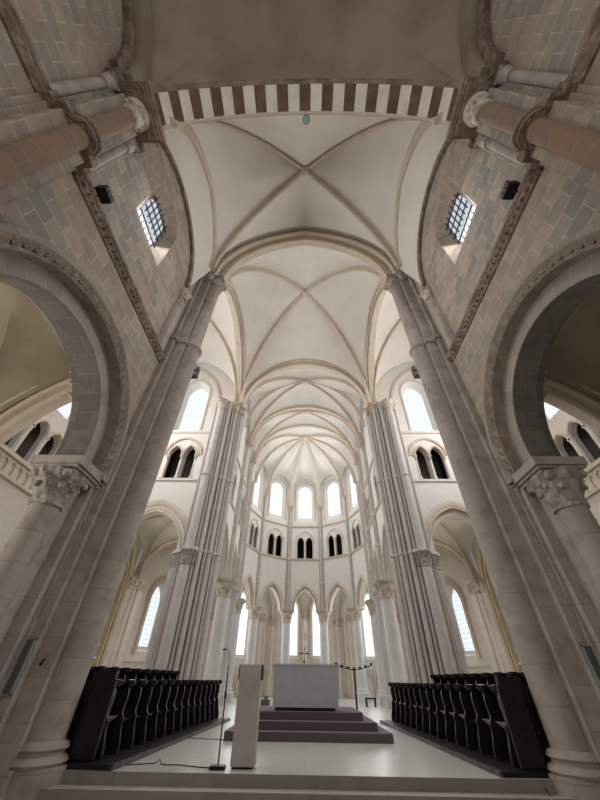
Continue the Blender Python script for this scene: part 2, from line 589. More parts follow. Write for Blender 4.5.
# ================================================================== FLOORS AND STEPS
FLN = -0.32
mb = MB(); mb.box(-14, 14, -7, 8.25, FLN - 0.2, FLN); tag(mb.build('floor', M['tread'], kind='structure', smooth=None), 'worn stone floor of the nave below the chancel steps', 'floor')
mb = MB(); mb.box(-14, 14, 8.9, 48, -0.35, 0.0); tag(mb.build('floor', M['floor'], kind='structure', smooth=None), 'pale slab floor of the choir', 'floor')
mb = MB(); mb.box(-5.2, 5.2, 8.53, 8.9, -0.16, 0.0, 0, 1)
tag(mb.build('stone_step', [M['step'], M['floor']], smooth=None), 'upper wide stone step at the front edge of the choir floor', 'step', 'chancel steps')
mb = MB(); mb.box(-5.2, 5.2, 8.25, 8.9, FLN - 0.02, -0.16, 0, 1)
tag(mb.build('stone_step', [M['step'], M['tread']], smooth=None), 'lower wide stone step meeting the nave floor', 'step', 'chancel steps')

# ================================================================== NAVE SIDES
WX = 5.55                    # nave wall face
AC, AZ, RO = 4.75, 5.8, 3.0  # arcade arch: centre along the nave, springing, outer radius
STR = 10.35                  # string course


def circ_path(X, c, z, r, n=40, foot=None):
    pts = [V((X, c - r * math.cos(PI * i / n), z + r * math.sin(PI * i / n))) for i in range(n + 1)]
    if foot is not None:
        pts = [V((X, c - r, foot))] + pts + [V((X, c + r, foot))]
    return pts


def studs(mb, path, L, l, o, spacing, size, m=0):
    """carved leaf knops set along a moulding"""
    acc, nxt = 0.0, spacing / 2
    for a, b in zip(path, path[1:]):
        seg = (b - a).length
        while acc + seg > nxt:
            p = a.lerp(b, (nxt - acc) / seg)
            t = (b - a).normalized()
            out = V(L).cross(t).normalized()
            c = p + V(L) * l + out * o
            s2 = size / 2
            ring = [c + t * (s2 * math.cos(k * PI / 3)) + out * (s2 * math.sin(k * PI / 3)) for k in range(6)]
            top = c + V(L) * (size * 0.42 * (1 if l > 0 else -1))
            for k in range(6):
                mb.quad([ring[k], ring[(k + 1) % 6], top], None, m)
            nxt += spacing
        acc += seg


for s in (-1, 1):
    nm = SIDE[s]
    X = s * WX
    # ---- upper and lower wall of the bay, with the arcade arch and the clerestory window cut out
    pn = Panel((X, 0.9), (X, 8.0), (0, 4))
    u = lambda y: y - 0.9
    hole = [(u(AC - RO), FLN)] + [(u(q.y), q.z) for q in circ_path(X, AC, AZ, RO, 32)] + [(u(AC + RO), FLN)]
    outline = [(0, FLN)] + hole + [(pn.L, FLN), (pn.L, 19.2), (0, 19.2)]
    # the same outline reads as one loop: foot, arch, foot, top
    wf = opening(u(4.36), 0.98, 12.75, 15.2, 16.1)
    wb = opening(u(4.38), 0.62, 13.55, 15.0, 15.62)
    mb = MB()
    wall(mb, pn, outline, [(wf, wb)], 0.5)
    tag(mb.build('wall_nave_' + nm, M['ashlar'], kind='structure', smooth=None), 'coursed grey and rosy stone wall of the nave, %s side' % nm, 'wall')
    # ---- window
    w = thing('window_%d' % (1 if s < 0 else 2), 'small round-headed window with an iron grille in the %s nave wall' % nm, 'window', (X, 4.4, 13.9), 'grilled nave windows', 'structure')
    pane(pn, wb, -0.44, M['glass_nave'], w)
    g = MB()
    for k in range(6):
        uu = u(4.38) - 0.62 + 1.24 * (k + 0.5) / 6
        g.bar(pn.p(uu, 13.45, -0.34), pn.p(uu, 15.6, -0.34), 0.024)
    for k in range(4):
        zz = 13.8 + 0.5 * k
        g.bar(pn.p(u(4.38) - 0.68, zz, -0.34), pn.p(u(4.38) + 0.68, zz, -0.34), 0.028)
    g.build('iron_grille', M['iron'], w)
    # ---- arcade arch: carved hood, plain voussoir order, soffit
    t = thing('arcade_arch', 'great round arch with a carved band in the %s nave wall' % nm, 'arch', (X, AC, AZ), 'nave arcade arches')
    path = circ_path(X, AC, AZ, RO, 44, foot=5.32)
    L = V((-s, 0, 0)) if True else None
    # lateral must be h x Z with h=+Y -> +X
    LX = V((1, 0, 0))
    f = -s                      # +lateral is towards the room on the left side only
    def pr(pts):
        return [(a * f, b) for a, b in pts]
    b = MB()
    b.sweep(path, LX, pr([(-0.30, -0.27), (0.03, -0.27), (0.06, -0.24), (0.03, -0.20), (-0.03, -0.17), (0.02, -0.09), (0.07, -0.05), (0.11, 0.0), (0.11, 0.05), (-0.05, 0.06), (-0.30, 0.02)]))
    studs(b, path, LX, f * 0.02, -0.13, 0.27, 0.21)
    b.build('carved_band', M['carve_band'], t)
    hp = MB(); hp.sweep(path, LX, pr([(-0.2, 0.0), (0.115, 0.0), (0.135, 0.06), (0.115, 0.14), (-0.2, 0.15)]))
    hp.build('hood_mould', M['vouss'], t)
    ri = 2.30
    ip = circ_path(X + s * 0.62, AC, AZ, ri, 40, foot=5.32)
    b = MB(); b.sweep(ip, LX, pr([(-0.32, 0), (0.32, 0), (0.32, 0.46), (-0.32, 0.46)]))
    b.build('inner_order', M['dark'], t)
    b = MB(); b.sweep(ip, LX, pr([(0.30, 0.004), (0.345, 0.004), (0.345, 0.44), (0.30, 0.44)]))
    b.build('voussoir_face', M['vouss'], t)
    op = circ_path(X + s * 1.15, AC, AZ, 2.65, 40, foot=5.32)
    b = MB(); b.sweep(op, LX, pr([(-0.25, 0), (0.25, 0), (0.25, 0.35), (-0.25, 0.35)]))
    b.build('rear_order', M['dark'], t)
    # ---- responds: half-columns in the arch jambs with figured capitals and big abaci
    for jy, sg, pos in ((AC + ri, -1, 'nearer the choir'), (AC - ri, 1, 'nearer the entrance')):
        r = thing('respond_column', 'half-column with a carved capital on the %s arch jamb, %s' % (nm, pos), 'column', (X + s * 0.62, jy, FLN), 'nave arch responds')
        cx = X + s * 0.53
        cy = jy + sg * 0.0
        a = MB(); shaft_mb(a, cx, cy, 0.30, 0.5, 4.2, 20); a.build('shaft', M['pier'], r)
        a = MB(); base_mb(a, cx, cy, 0.31, FLN, 0.84, 20); a.build('base', M['pier'], r)
        a = MB()
        def mod(an, z):
            q = (z - 4.2) / 0.84
            return 1 + 0.13 * math.sin(PI * min(1, q)) * math.cos(6 * an + 2.2 * math.floor(q * 3)) + 0.05 * math.sin(11 * an + 9 * q)
        a.lathe(cx, cy, [(0.30, 4.18), (0.35, 4.2), (0.35, 4.26), (0.31, 4.29)] + [(0.32 + 0.24 * (i / 10) ** 1.3, 4.3 + 0.07 * i) for i in range(11)], 36, m=0, mod=mod)
        for k in range(4):
            an = PI / 4 + k * PI / 2
            a.ball((cx + 0.54 * math.cos(an), cy + 0.54 * math.sin(an), 4.9), 0.10, 8)
        for k in range(9):
            an = 2 * PI * k / 9
            a.ball((cx + 0.44 * math.cos(an), cy + 0.44 * math.sin(an), 4.62 + 0.1 * (k % 2)), 0.075, 7)
        a.build('carved_capital', M['carve_grey'], r)
        a = MB()
        q = 0.57
        y0, y1 = sorted((jy + sg * 0.42, jy - sg * 0.7))
        for g2, za, zb in ((-0.10, 4.98, 5.06), (-0.03, 5.06, 5.13), (0.03, 5.13, 5.2), (0.03, 5.2, 5.34)):
            x0, x1 = sorted((cx - s * (q + g2), cx + s * (0.6 + g2)))
            ya, yb = (y0 - (g2 if sg < 0 else 0), y1) if sg < 0 else (y0, y1 + g2)
            a.box(x0, x1, ya, yb, za, zb)
        a.build('abacus', M['pier'], r)
        # jamb of the arch behind the half-column, from floor to springing
        a = MB()
        ja, jb = sorted((jy, jy - sg * 0.7))
        xa, xb = sorted((X + s * 0.3, X + s * 0.94))
        a.box(xa, xb, ja, jb, FLN, 5.32)
        a.build('jamb', M['pier'], r)
        a = MB()
        ja, jb = sorted((AC - sg * RO, AC - sg * (RO - 0.36)))
        xa, xb = sorted((X - s * 0.08, X + s * 0.32))
        ja, jb = sorted((AC - sg * (RO - 0.04), AC - sg * (RO + 0.32)))
        for g2, za, zb in ((0.0, 5.0, 5.1), (0.05, 5.1, 5.2), (0.1, 5.2, 5.34)):
            xq = sorted((X - s * (0.02 + g2), X + s * 0.3))
            yq = sorted((AC - sg * (RO - 0.05 - g2), AC - sg * (RO + 0.3)))
            a.box(xq[0], xq[1], yq[0], yq[1], za, zb)
        a.build('impost', M['pier'], r)
    # ---- string course with rosettes, breaking round the half-column
    sc = MB()
    yA, yB = 1.62, 7.85
    prof = [(-0.1, -0.17), (0.05, -0.17), (0.16, 0.02), (0.19, 0.04), (0.19, 0.13), (-0.1, 0.13)]
    # profile as (towards room, up): sweep along +Y, lateral = room direction
    def string(mb, pts, room):
        rows = []
        n = len(pts)
        for i, p in enumerate(pts):
            rd = room[i]
            rows.append([V(p) + V(rd) * a + Z * c for a, c in prof] + [V(p) + V(rd) * prof[0][0] + Z * prof[0][1]])
        mb.grid(rows)
        mb.quad(rows[0][:-1]); mb.quad(rows[-1][:-1])
    rd = V((-s, 0, 0))
    string(sc, [(X, yA, STR), (X, yB, STR)], [rd, rd])
    k = 0
    y = yA + 0.12
    while y < yB - 0.1:
        c = V((X, y, STR - 0.075)) + rd * 0.108
        nrm = (rd * 0.19 - Z * 0.11).normalized()
        up = (Z * 0.19 + rd * 0.11).normalized()
        ring = [c + V((0, 1, 0)) * (0.075 * math.cos(q * PI / 4)) + up * (0.075 * math.sin(q * PI / 4)) for q in range(8)]
        inn = [c + (p - c) * 0.45 + nrm * 0.03 for p in ring]
        for q in range(8):
            j = (q + 1) % 8
            sc.quad([ring[q], ring[j], inn[j], inn[q]])
        sc.quad([p - nrm * 0.05 for p in inn])
        y += 0.2
    tag(sc.build('string_course', M['carve'], smooth=25), 'carved string course with rosettes along the %s nave wall' % nm, 'moulding', 'nave string courses')

    # ---- wall arch (formeret) with chip-carved edge over the window, on a small colonnette with a capital
    FC, FZ, FR = 4.42, 14.75, 2.72
    t = thing('wall_arch', 'round wall arch with chip-carved edge above the %s nave window' % nm, 'arch', (X, FC, FZ), 'nave wall arches')
    fp = circ_path(X - s * 0.02, FC, FZ, FR, 40)
    b = MB(); b.sweep(fp, LX, pr([(-0.05, -0.02), (0.10, -0.02), (0.14, 0.04), (0.14, 0.14), (-0.05, 0.14)])); studs(b, fp, LX, f * 0.1, -0.005, 0.13, 0.12)
    b.build('chip_carved_roll', M['carve'], t)
    # the plaster spandrel and deep soffit between that arch and the vault's own wall rib
    c = thing('wall_colonnette', 'short pale colonnette with a leaf capital under the %s wall arch' % nm, 'column', (X, 7.25, STR), 'wall-arch colonnettes')
    a = MB(); a.box(*sorted((X - s * 0.2, X + s * 0.1)), 7.16, 7.46, STR + 0.1, 13.75); a.build('shaft', M['pier'], c)
    a = MB(); cap_mb(a, X - s * 0.12, 7.3, 0.16, 13.7, 0.62, 1.5, 16); a.build('capital', M['carve_pale'], c)

    # ---- crossing pier between nave and choir
    t = thing('crossing_pier', 'tall stepped pier with a round front shaft at the chancel step, %s of the photo' % nm, 'pier', (s * 5.5, 8.4, FLN), 'nave-side crossing piers')
    poly = [(6.95, 7.6), (5.62, 7.6), (5.62, 7.84), (5.36, 7.84), (5.36, 8.05), (5.0, 8.05), (5.0, 8.88), (5.32, 8.88), (5.32, 9.1), (6.95, 9.1)]
    a = MB(); a.prism([(s * x, y) for x, y in poly], FLN, 11.75); a.build('stepped_core', M['pier'], t)
    poly2 = [(6.95, 7.65), (5.65, 7.65), (5.65, 7.88), (5.40, 7.88), (5.40, 8.09), (5.04, 8.09), (5.04, 8.84), (5.36, 8.84), (5.36, 9.06), (6.95, 9.06)]
    a = MB(); a.prism([(s * x, y) for x, y in poly2], 11.75, 17.0); a.build('upper_core', M['pier'], t)
    a = MB(); shaft_mb(a, s * 4.88, 8.56, 0.345, 0.3, 11.8, 28); a.build('front_shaft', M['pier'], t)
    a = MB(); shaft_mb(a, s * 4.90, 8.56, 0.31, 11.7, 17.05, 28); a.build('upper_shaft', M['pier'], t)
    a = MB()
    ring_mb(a, s * 4.88, 8.56, 0.345, 11.75, 0.26, 28, 1.18)
    a.prism([(s * x, y) for x, y in [(5.56, 7.60), (5.50, 7.76), (5.26, 7.76), (5.26, 7.98), (4.93, 7.98), (4.93, 8.94), (5.4, 8.94), (5.4, 9.1), (5.56, 9.1)]], 11.64, 11.86)
    a.build('shaft_ring', M['pier'], t)
    a = MB()
    ped = [(5.6, 7.56), (5.5, 7.74), (5.22, 7.74), (5.22, 7.98), (4.92, 7.98), (4.9, 8.1), (4.62, 8.14), (4.40, 8.3), (4.30, 8.56), (4.40, 8.84), (4.7, 9.0), (5.0, 8.98), (5.3, 9.0), (5.6, 9.1)]
    a.prism([(s * x, y) for x, y in ped], FLN, 0.06)
    a.lathe(s * 4.88, 8.56, [(0.48, 0.05), (0.52, 0.10), (0.48, 0.16), (0.41, 0.19), (0.41, 0.23), (0.46, 0.27), (0.43, 0.33), (0.35, 0.37)], 28)
    a.build('moulded_base', M['pier'], t)
    a = MB()
    cap_mb(a, s * 4.90, 8.56, 0.31, 16.95, 0.7, 1.45, 20)
    cap_mb(a, s * 5.16, 8.10, 0.17, 17.0, 0.66, 1.5, 14)
    cap_mb(a, s * 5.44, 7.86, 0.17, 17.0, 0.66, 1.5, 14)
    cap_mb(a, s * 5.16, 8.75, 0.17, 17.0, 0.66, 1.5, 14)
    a.prism([(s * x, y) for x, y in [(6.9, 7.72), (5.5, 7.72), (5.3, 7.92), (5.0, 8.02), (5.0, 8.8), (5.3, 9.0), (6.9, 9.06)]], 17.0, 17.66)
    a.build('leaf_capitals', M['carve_grey'], t)
    a = MB(); a.prism([(s * x, y) for x, y in [(6.95, 7.75), (5.3, 7.75), (5.2, 7.98), (5.2, 8.86), (5.3, 9.06), (6.95, 9.06)]], 17.6, 24.5)
    tag(a.build('wall_pier_%s' % nm, M['web'], kind='structure', smooth=None), 'plastered masonry above the %s crossing pier' % nm, 'wall')

    # ---- nave pier under the striped arch: half-column, pilaster steps, carved ring and capital
    t = thing('nave_pier', 'half-column and pilaster with rosy drums under the %s end of the striped arch' % nm, 'pier', (s * 5.4, 1.2, FLN), 'striped-arch piers')
    poly = [(6.95, 0.5), (5.47, 0.5), (5.47, 0.62), (5.38, 0.62), (5.38, 0.74), (5.12, 0.74), (5.12, 1.66), (5.38, 1.66), (5.38, 1.80), (WX, 1.80), (6.95, 1.83)]
    a = MB(); a.prism([(s * x, y) for x, y in poly], FLN, 13.55); a.build('pilaster_core', M['ashlar'], t)
    a = MB(); shaft_mb(a, s * 5.02, 1.2, 0.22, 0.4, 13.1, 24); a.build('half_column', M['rosy'], t)
    a = MB(); base_mb(a, s * 5.02, 1.2, 0.23, FLN, 0.76, 24); a.build('base', M['pier'], t)
    a = MB()
    out = [(5.8, 1.92), (5.24, 1.92), (5.24, 1.78), (5.0, 1.78)] + [(5.02 - 0.36 * math.cos(q), 1.2 + 0.36 * math.sin(q)) for q in [PI / 2.2 - i * PI / 2.2 * 2 / 12 for i in range(13)]] + [(5.0, 0.62), (5.24, 0.62), (5.24, 0.48), (5.8, 0.48)]
    a.prism([(s * x, y) for x, y in out], STR - 0.17, STR + 0.13)
    for q in range(-4, 5):
        an = q * 0.3
        cxx, cyy = 5.02 - 0.36 * math.cos(an), 1.2 + 0.36 * math.sin(an)
        a.ball((s * cxx, cyy, STR - 0.03), 0.07, 6)
    a.build('carved_ring', M['carve'], t)
    a = MB(); cap_mb(a, s * 5.0, 1.2, 0.23, 13.0, 0.78, 1.75, 24, leaves=6)
    for k in range(10):
        an = 2 * PI * k / 10
        a.ball((s * 5.0 + 0.31 * math.cos(an), 1.2 + 0.31 * math.sin(an), 13.4 + 0.12 * (k % 2)), 0.07, 6)
    a.build('carved_capital', M['carve_pale'], t)
    a = MB()
    for g2, za, zb in ((0.0, 13.6, 13.72), (0.06, 13.72, 13.84), (0.1, 13.84, 14.1)):
        a.prism([(s * x, y) for x, y in [(6.0, 0.34 - g2), (5.32 - g2, 0.34 - g2), (5.32 - g2, 0.62 - g2), (4.56 - g2, 0.62 - g2), (4.56 - g2, 1.78 + g2), (5.32 - g2, 1.78 + g2), (5.32 - g2, 2.02 + g2), (6.0, 2.02 + g2)]], za, zb)
    a.build('abacus', M['carve'], t)
    a = MB(); cap_mb(a, s * 5.42, 1.86, 0.13, 13.1, 0.5, 1.5, 12); shaft_mb(a, s * 5.44, 1.86, 0.12, STR + 0.1, 13.15, 12)
    a.build('corner_colonnette', M['pier'], t)
    a = MB(); cap_mb(a, s * 5.42, 0.5, 0.13, 13.1, 0.5, 1.5, 12); shaft_mb(a, s * 5.44, 0.5, 0.12, STR + 0.1, 13.15, 12)
    a.build('corner_colonnette', M['pier'], t)
    # masonry block carrying the arch foot, flush with the vault
    a = MB(); a.box(*sorted((s * 4.9, s * 6.9)), 0.82, 1.6, 14.08, 19.3)
    tag(a.build('wall_spandrel_%s' % nm, M['web'], kind='structure', smooth=None), 'plastered spandrel beside the %s foot of the striped arch' % nm, 'wall')

    # ---- the bay behind: wall, string course, formeret
    pn2 = Panel((X, -6.5), (X, 0.8), (0, -3))
    mb = MB(); wall(mb, pn2, [(0, FLN), (pn2.L, FLN), (pn2.L, 19.5), (0, 19.5)], [], 0.9)
    tag(mb.build('wall_rear_bay_%s' % nm, M['ashlar'], kind='structure', smooth=None), 'stone wall of the nave bay behind the striped arch, %s side' % nm, 'wall')
    sc = MB(); string(sc, [(X, -6.4, STR), (X, 0.55, STR)], [rd, rd])
    tag(sc.build('string_course', M['carve'], smooth=25), 'carved string course on the %s wall behind the striped arch' % nm, 'moulding', 'nave string courses')
    t = thing('wall_arch', 'plain round wall arch on the %s wall behind the striped arch' % nm, 'arch', (X, -2.7, 14.5), 'nave wall arches')
    b = MB(); b.sweep(circ_path(X - s * 0.05, -2.75, 14.2, 2.85, 40), LX, pr([(-0.1, 0), (0.2, 0), (0.2, 0.3), (-0.1, 0.3)]))
    b.build('roll', M['carve'], t)
    b = MB(); b.sweep(circ_path(X - s * 0.25, -2.75, 14.2, 3.12, 40), LX, pr([(-0.3, 0), (0.3, 0), (0.3, 1.4), (-0.3, 1.4)]))
    b.build('plaster_soffit', M['old_plaster'], t)

# ---- unseen wall added behind the viewer to keep sky light out of the nave
mb = MB(); mb.box(-7, 7, -7.0, -6.5, FLN, 21)
tag(mb.build('wall_back', M['ashlar'], kind='structure', smooth=None), 'stone wall added behind the viewer to shut out sky light', 'wall')

# ---- striped arch
t = thing('striped_arch', 'round transverse arch of alternating white and brown stones high overhead', 'arch', (0, 1.2, 14.1))
R, zc = 5.06, 12.79
a0 = math.asin((14.1 - zc) / R)
NV = 31
mb = MB()
for k in range(NV):
    b0 = a0 + (PI - 2 * a0) * k / NV
    b1 = a0 + (PI - 2 * a0) * (k + 1) / NV
    b1v = b1
    cells = [b0 + (b1v - b0) * i / 3 for i in range(4)]
    m = 0 if k % 2 == 0 else 1
    inn = [V((-R * math.cos(q), 0, zc + R * math.sin(q))) for q in cells]
    ou = [V((-(R + 0.62) * math.cos(q), 0, zc + (R + 0.62) * math.sin(q))) for q in cells]
    y0, y1 = V((0, 0.82, 0)), V((0, 1.6, 0))
    for i in range(3):
        mb.quad([inn[i] + y0, inn[i + 1] + y0, inn[i + 1] + y1, inn[i] + y1], None, m)
        mb.quad([ou[i] + y0, ou[i + 1] + y0, ou[i + 1] + y1, ou[i] + y1], None, m)
        mb.quad([inn[i] + y0, inn[i + 1] + y0, ou[i + 1] + y0, ou[i] + y0], None, m)
        mb.quad([inn[i] + y1, inn[i + 1] + y1, ou[i + 1] + y1, ou[i] + y1], None, m)
mb.build('voussoirs', [M['white_v'], M['brown_v']], t, smooth=20)
LY = V((0, -1, 0))
def arc_y(Y, r, n=40, lo=a0):
    return [V((-r * math.cos(lo + (PI - 2 * lo) * i / n), Y, zc + r * math.sin(lo + (PI - 2 * lo) * i / n))) for i in range(n + 1)]
b = MB(); p = arc_y(0.78, R + 0.02); b.sweep(p, LY, [(-0.06, 0), (0.05, 0.02), (0.10, 0.12), (0.06, 0.25), (-0.06, 0.25)]); studs(b, p, LY, 0.06, 0.1, 0.16, 0.12)
b.build('rear_carved_edge', M['carve'], t)
b = MB(); p = arc_y(1.62, R + 0.0); b.sweep(p, LY, [(-0.07, 0.05), (-0.03, 0.0), (0.05, 0.0), (0.05, 0.16), (-0.07, 0.16)]); studs(b, p, LY, -0.05, 0.03, 0.14, 0.09)
b.build('front_beaded_edge', M['rib'], t)
# wall over the arch up into the vaults
mb = MB()
rows = [[V((-(R + 0.3) * math.cos(q), y, zc + (R + 0.3) * math.sin(q))), V((-(R + 0.3) * math.cos(q), y, 19.8))] for y in (1.5,) for q in [a0 + (PI - 2 * a0) * i / 40 for i in range(41)]]
rows2 = [[p + V((0, -0.6, 0)) for p in r] for r in rows]
mb.grid(rows); mb.grid(rows2)
tag(mb.build('wall_over_arch', M['web'], kind='structure', smooth=None), 'plastered wall above the striped arch', 'wall')

# ---- nave vault (ribbed) and the plain vault behind
nb = (0, 4.45, 22.6)
cw = [(-4.55, 1.5, 15.1), (-5.05, 7.8, 17.6), (5.05, 7.8, 17.6), (4.55, 1.5, 15.1)]
ribbed_vault('ceiling', 'pale plaster rib vault over the nave bay between the striped arch and the chancel arch', cw, nb, [20.0, 23.95, 20.0, 18.0], 0.26, 0.30, 'web', 'rib', bulge=0.3)
for s in (-1, 1):
    A, B = V((s * 4.55, 1.5, 15.1)), V((s * 5.05, 7.8, 17.6))
    d = V((B.x - A.x, B.y - A.y, 0)); sl = d.length / 2; d.normalize()
    h1, h2 = half_pointed(sl, 20.0 - A.z, 14), half_pointed(sl, 20.0 - B.z, 14)
    bd = [A + d * x + Z * z for x, z in h1] + [B - d * x + Z * z for x, z in h2[:-1]][::-1]
    r = MB(); r.sweep(bd, d.cross(Z), roll_prof(0.2, 0.2))
    tag(r.build('wall_rib', M['rib']), 'slender pointed wall rib of the nave vault, %s side' % SIDE[s], 'rib', 'nave wall ribs')
    r = MB()
    fo = circ_path(s * 5.42, 4.42, 14.75, 2.84, len(bd) - 1)
    rows = []
    for q, g in zip(bd, fo):
        rows.append([q.lerp(g, k / 4) for k in range(5)])
    r.grid(rows)
    rows = [[g, V((s * 5.7, g.y, g.z))] for g in fo]
    r.grid(rows)
    tag(r.build('ceiling', M['web'], kind='structure'), 'curved plaster strip between wall arch and vault rib, %s side of the nave' % SIDE[s], 'vault')
ribbed_vault('ceiling', 'stained plaster groin vault of the nave bay behind the striped arch', [(-5.0, -6.3, 14.0), (-5.0, 0.8, 14.0), (5.0, 0.8, 14.0), (5.0, -6.3, 14.0)], (0, -2.75, 19.9),
             [18.2, 18.5, 18.2, 18.5], 0.2, 0.2, 'old_plaster', 'old_plaster', ribs=False, bulge=0.35)

# ---- chancel arch
moulded_arch('chancel_arch', 'wide pointed moulded arch opening from the nave to the crossing', 'arch', (-4.95, 8.5), (4.95, 8.5), 17.65,
             [('inner_order', 0.44, 23.15, 0.46, 0.36, -0.1), ('outer_order', 0.08, 23.48, 0.8, 0.4, 0.04), ('label_roll', -0.2, 23.85, 1.15, 0.3, 0.1)], [M['rib'], M['rib'], M['pier']])

def spandrel(hs, zs, za, Y, th, ztop, name, label):
    pn = Panel((-6.9, Y), (6.9, Y), (0, 0))
    arc = [(6.9 + q.x, q.z) for q in arch_path((-hs, Y), (hs, Y), zs, za, 18)]
    mb = MB(); wall(mb, pn, [(0, zs)] + arc + [(13.8, zs), (13.8, ztop), (0, ztop)], [], th)
    tag(mb.build(name, M['web'], kind='structure', smooth=None), label, 'wall')


spandrel(5.1, 17.7, 23.75, 8.25, 0.4, 26.5, 'wall_over_chancel_arch', 'plastered wall filling above the chancel arch')
spandrel(5.15, 17.2, 22.65, 18.65, 0.4, 26.0, 'wall_over_choir_arch', 'plastered wall filling above the choir arch')

# ================================================================== CROSSING AND TRANSEPTS
EY = 18.7                    # west face of the transept's east wall
CX = 9.0                     # axis of the transept bay / choir aisle mouth
for s in (-1, 1):
    nm = SIDE[s]
    P2 = lambda pts: [(s * x, y) for x, y in pts]
    # ---- compound pier
    t = thing('compound_pier', 'tall pier of clustered shafts between choir and transept, %s of the altar' % nm, 'pier', (s * 6.0, 18.9, 0), 'clustered choir piers')
    a = MB(); a.prism(P2([(7.45, 19.1), (7.08, 18.80), (6.68, 18.5), (6.3, 18.36), (6.02, 18.40), (5.72, 18.54), (5.44, 18.76), (5.28, 19.05), (5.35, 19.6), (7.35, 19.7)]), 0, 17.1)
    a.build('pier_core', M['pinkish'], t)
    low = [(7.34, 18.82, .085), (7.18, 18.66, .105), (7.02, 18.50, .085)]
    main = [(6.83, 18.34, .085), (6.63, 18.22, .085), (6.30, 18.00, .235), (5.97, 18.12, .085), (5.73, 18.20, .125), (5.49, 18.36, .085), (5.27, 18.50, .125), (5.09, 18.70, .085), (4.96, 18.98, .19), (5.14, 19.28, .10)]
    for i, (x, y, r) in enumerate(low):
        a = MB(); shaft_mb(a, s * x, y, r, 0.5, 6.0, 10); base_mb(a, s * x, y, r, 0, 0.7, 10, sq=False)
        a.build('arch_shaft', M['grey_shaft'], t)
    for i, (x, y, r) in enumerate(main):
        a = MB(); shaft_mb(a, s * x, y, r, 0.5, 16.7, 14 if r > .18 else 10)
        base_mb(a, s * x, y, r, 0, 0.75, 14, sq=False)
        a.build('shaft', M['grey_shaft'] if r > .1 else M['pinkish'], t)
        for zz in (10.95, 6.45):
            a = MB(); ring_mb(a, s * x, y, r, zz, 0.18, 12, 1.3); a.build('annulet', M['grey_shaft'], t)
        a = MB(); cap_mb(a, s * x, y, r, 16.5, 0.72, 1.65, 14, sq=False); a.build('upper_capital', M['carve_pale'], t)
    for i, (x, y, r) in enumerate(low + main[:4]):
        a = MB(); cap_mb(a, s * x, y, r, 5.72, 0.72, 1.6, 14, sq=False); a.build('lower_capital', M['carve_grey'], t)
    a = MB(); a.prism(P2([(7.55, 18.95), (7.4, 18.6), (7.1, 18.3), (6.7, 18.05), (6.6, 17.72), (6.02, 17.72), (5.84, 17.92), (5.76, 18.2), (6.0, 18.7)]), 6.40, 6.58)
    a.build('abacus', M['grey_shaft'], t)

    # ---- transept east wall above the aisle arch
    pn = Panel((s * 5.3, EY), (s * 13.2, EY), (s * 8, 12))
    u = lambda x: x - 5.3
    loop = [(u(CX) - 2.3, 6.5)] + opening(u(CX), 2.3, 6.5, 6.55, 9.35, 12)[1:-1] + [(u(CX) + 2.3, 6.5)]
    outline = [(1.0, 0), (1.0, 6.5)] + loop + [(u(CX) + 2.3, 0), (pn.L, 0), (pn.L, 24.3), (0, 24.3), (0, 7.0), (0.8, 7.0), (0.8, 0)]
    tri = [(opening(u(8.55) + e * 0.5, 0.42, 11.1, 12.85, 13.6), opening(u(8.55) + e * 0.58, 0.5, 11.0, 12.95, 13.8)) for e in (-1, 1)]
    wc = u(8.9)
    wf, wb = opening(wc, 1.05, 15.0, 18.7, 20.1, 10), opening(wc, 0.80, 15.35, 18.7, 19.8, 10)
    mb = MB(); wall(mb, pn, outline, tri + [(wf, wb)], 0.6)
    tag(mb.build('wall_transept_' + nm, M['plaster'], kind='structure', smooth=None), 'pale plastered east wall of the %s transept over the aisle arch' % nm, 'wall')
    w = thing('window_%d' % (3 if s < 0 else 4), 'tall round-headed leaded window in the %s transept wall' % nm, 'window', pn.p(wc, 15.5), 'transept clerestory windows', 'structure')
    pane(pn, wb, -0.55, M['glass_tr'], w)
    b = MB(); b.sweep(arch_path(pn.xy(wc - 1.1), pn.xy(wc + 1.1), 18.7, 20.25, 10, 15.0), latdir(pn.xy(0), pn.xy(1)), RECT(0.12, 0.09)); b.build('window_moulding', M['rib'], w)
    t = thing('triforium', 'twin-arched gallery opening under a round relieving arch in the %s transept wall' % nm, 'gallery opening', pn.p(u(8.55), 11.1), 'transept galleries')
    b = MB(); b.sweep(arch_path(pn.xy(u(8.55) - 1.15, 0.02), pn.xy(u(8.55) + 1.15, 0.02), 12.85, 14.15, 12), latdir(pn.xy(0), pn.xy(1)), order_prof(0.16, 0.2)); b.build('relieving_arch', M['rib'], t)
    for du in (-0.5, 0.5):
        b = MB(); b.sweep(arch_path(pn.xy(u(8.55) + du - 0.40, 0.0), pn.xy(u(8.55) + du + 0.40, 0.0), 12.85, 13.55, 8), latdir(pn.xy(0), pn.xy(1)), order_prof(0.2, 0.13)); b.build('arch_moulding', M['rib'], t)
    for du in (-0.98, 0, 0.98):
        q = pn.xy(u(8.55) + du, -0.05)
        b = MB(); shaft_mb(b, *q, 0.085, 11.25, 12.6, 10); b.build('colonnette', M['cream'], t)
        b = MB(); cap_mb(b, *q, 0.085, 12.5, 0.36, 1.6, 12); b.build('colonnette_capital', M['carve_pale'], t)
        b = MB(); base_mb(b, *q, 0.085, 11.1, 0.22, 10); b.build('colonnette_base', M['cream'], t)
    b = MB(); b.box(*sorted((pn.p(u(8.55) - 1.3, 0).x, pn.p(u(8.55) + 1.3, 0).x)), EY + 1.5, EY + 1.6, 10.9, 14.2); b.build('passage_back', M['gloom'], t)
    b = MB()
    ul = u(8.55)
    b.box(*sorted((pn.p(ul - 1.3, 0).x, pn.p(ul + 1.3, 0).x)), EY + 0.6, EY + 1.5, 13.9, 14.2)
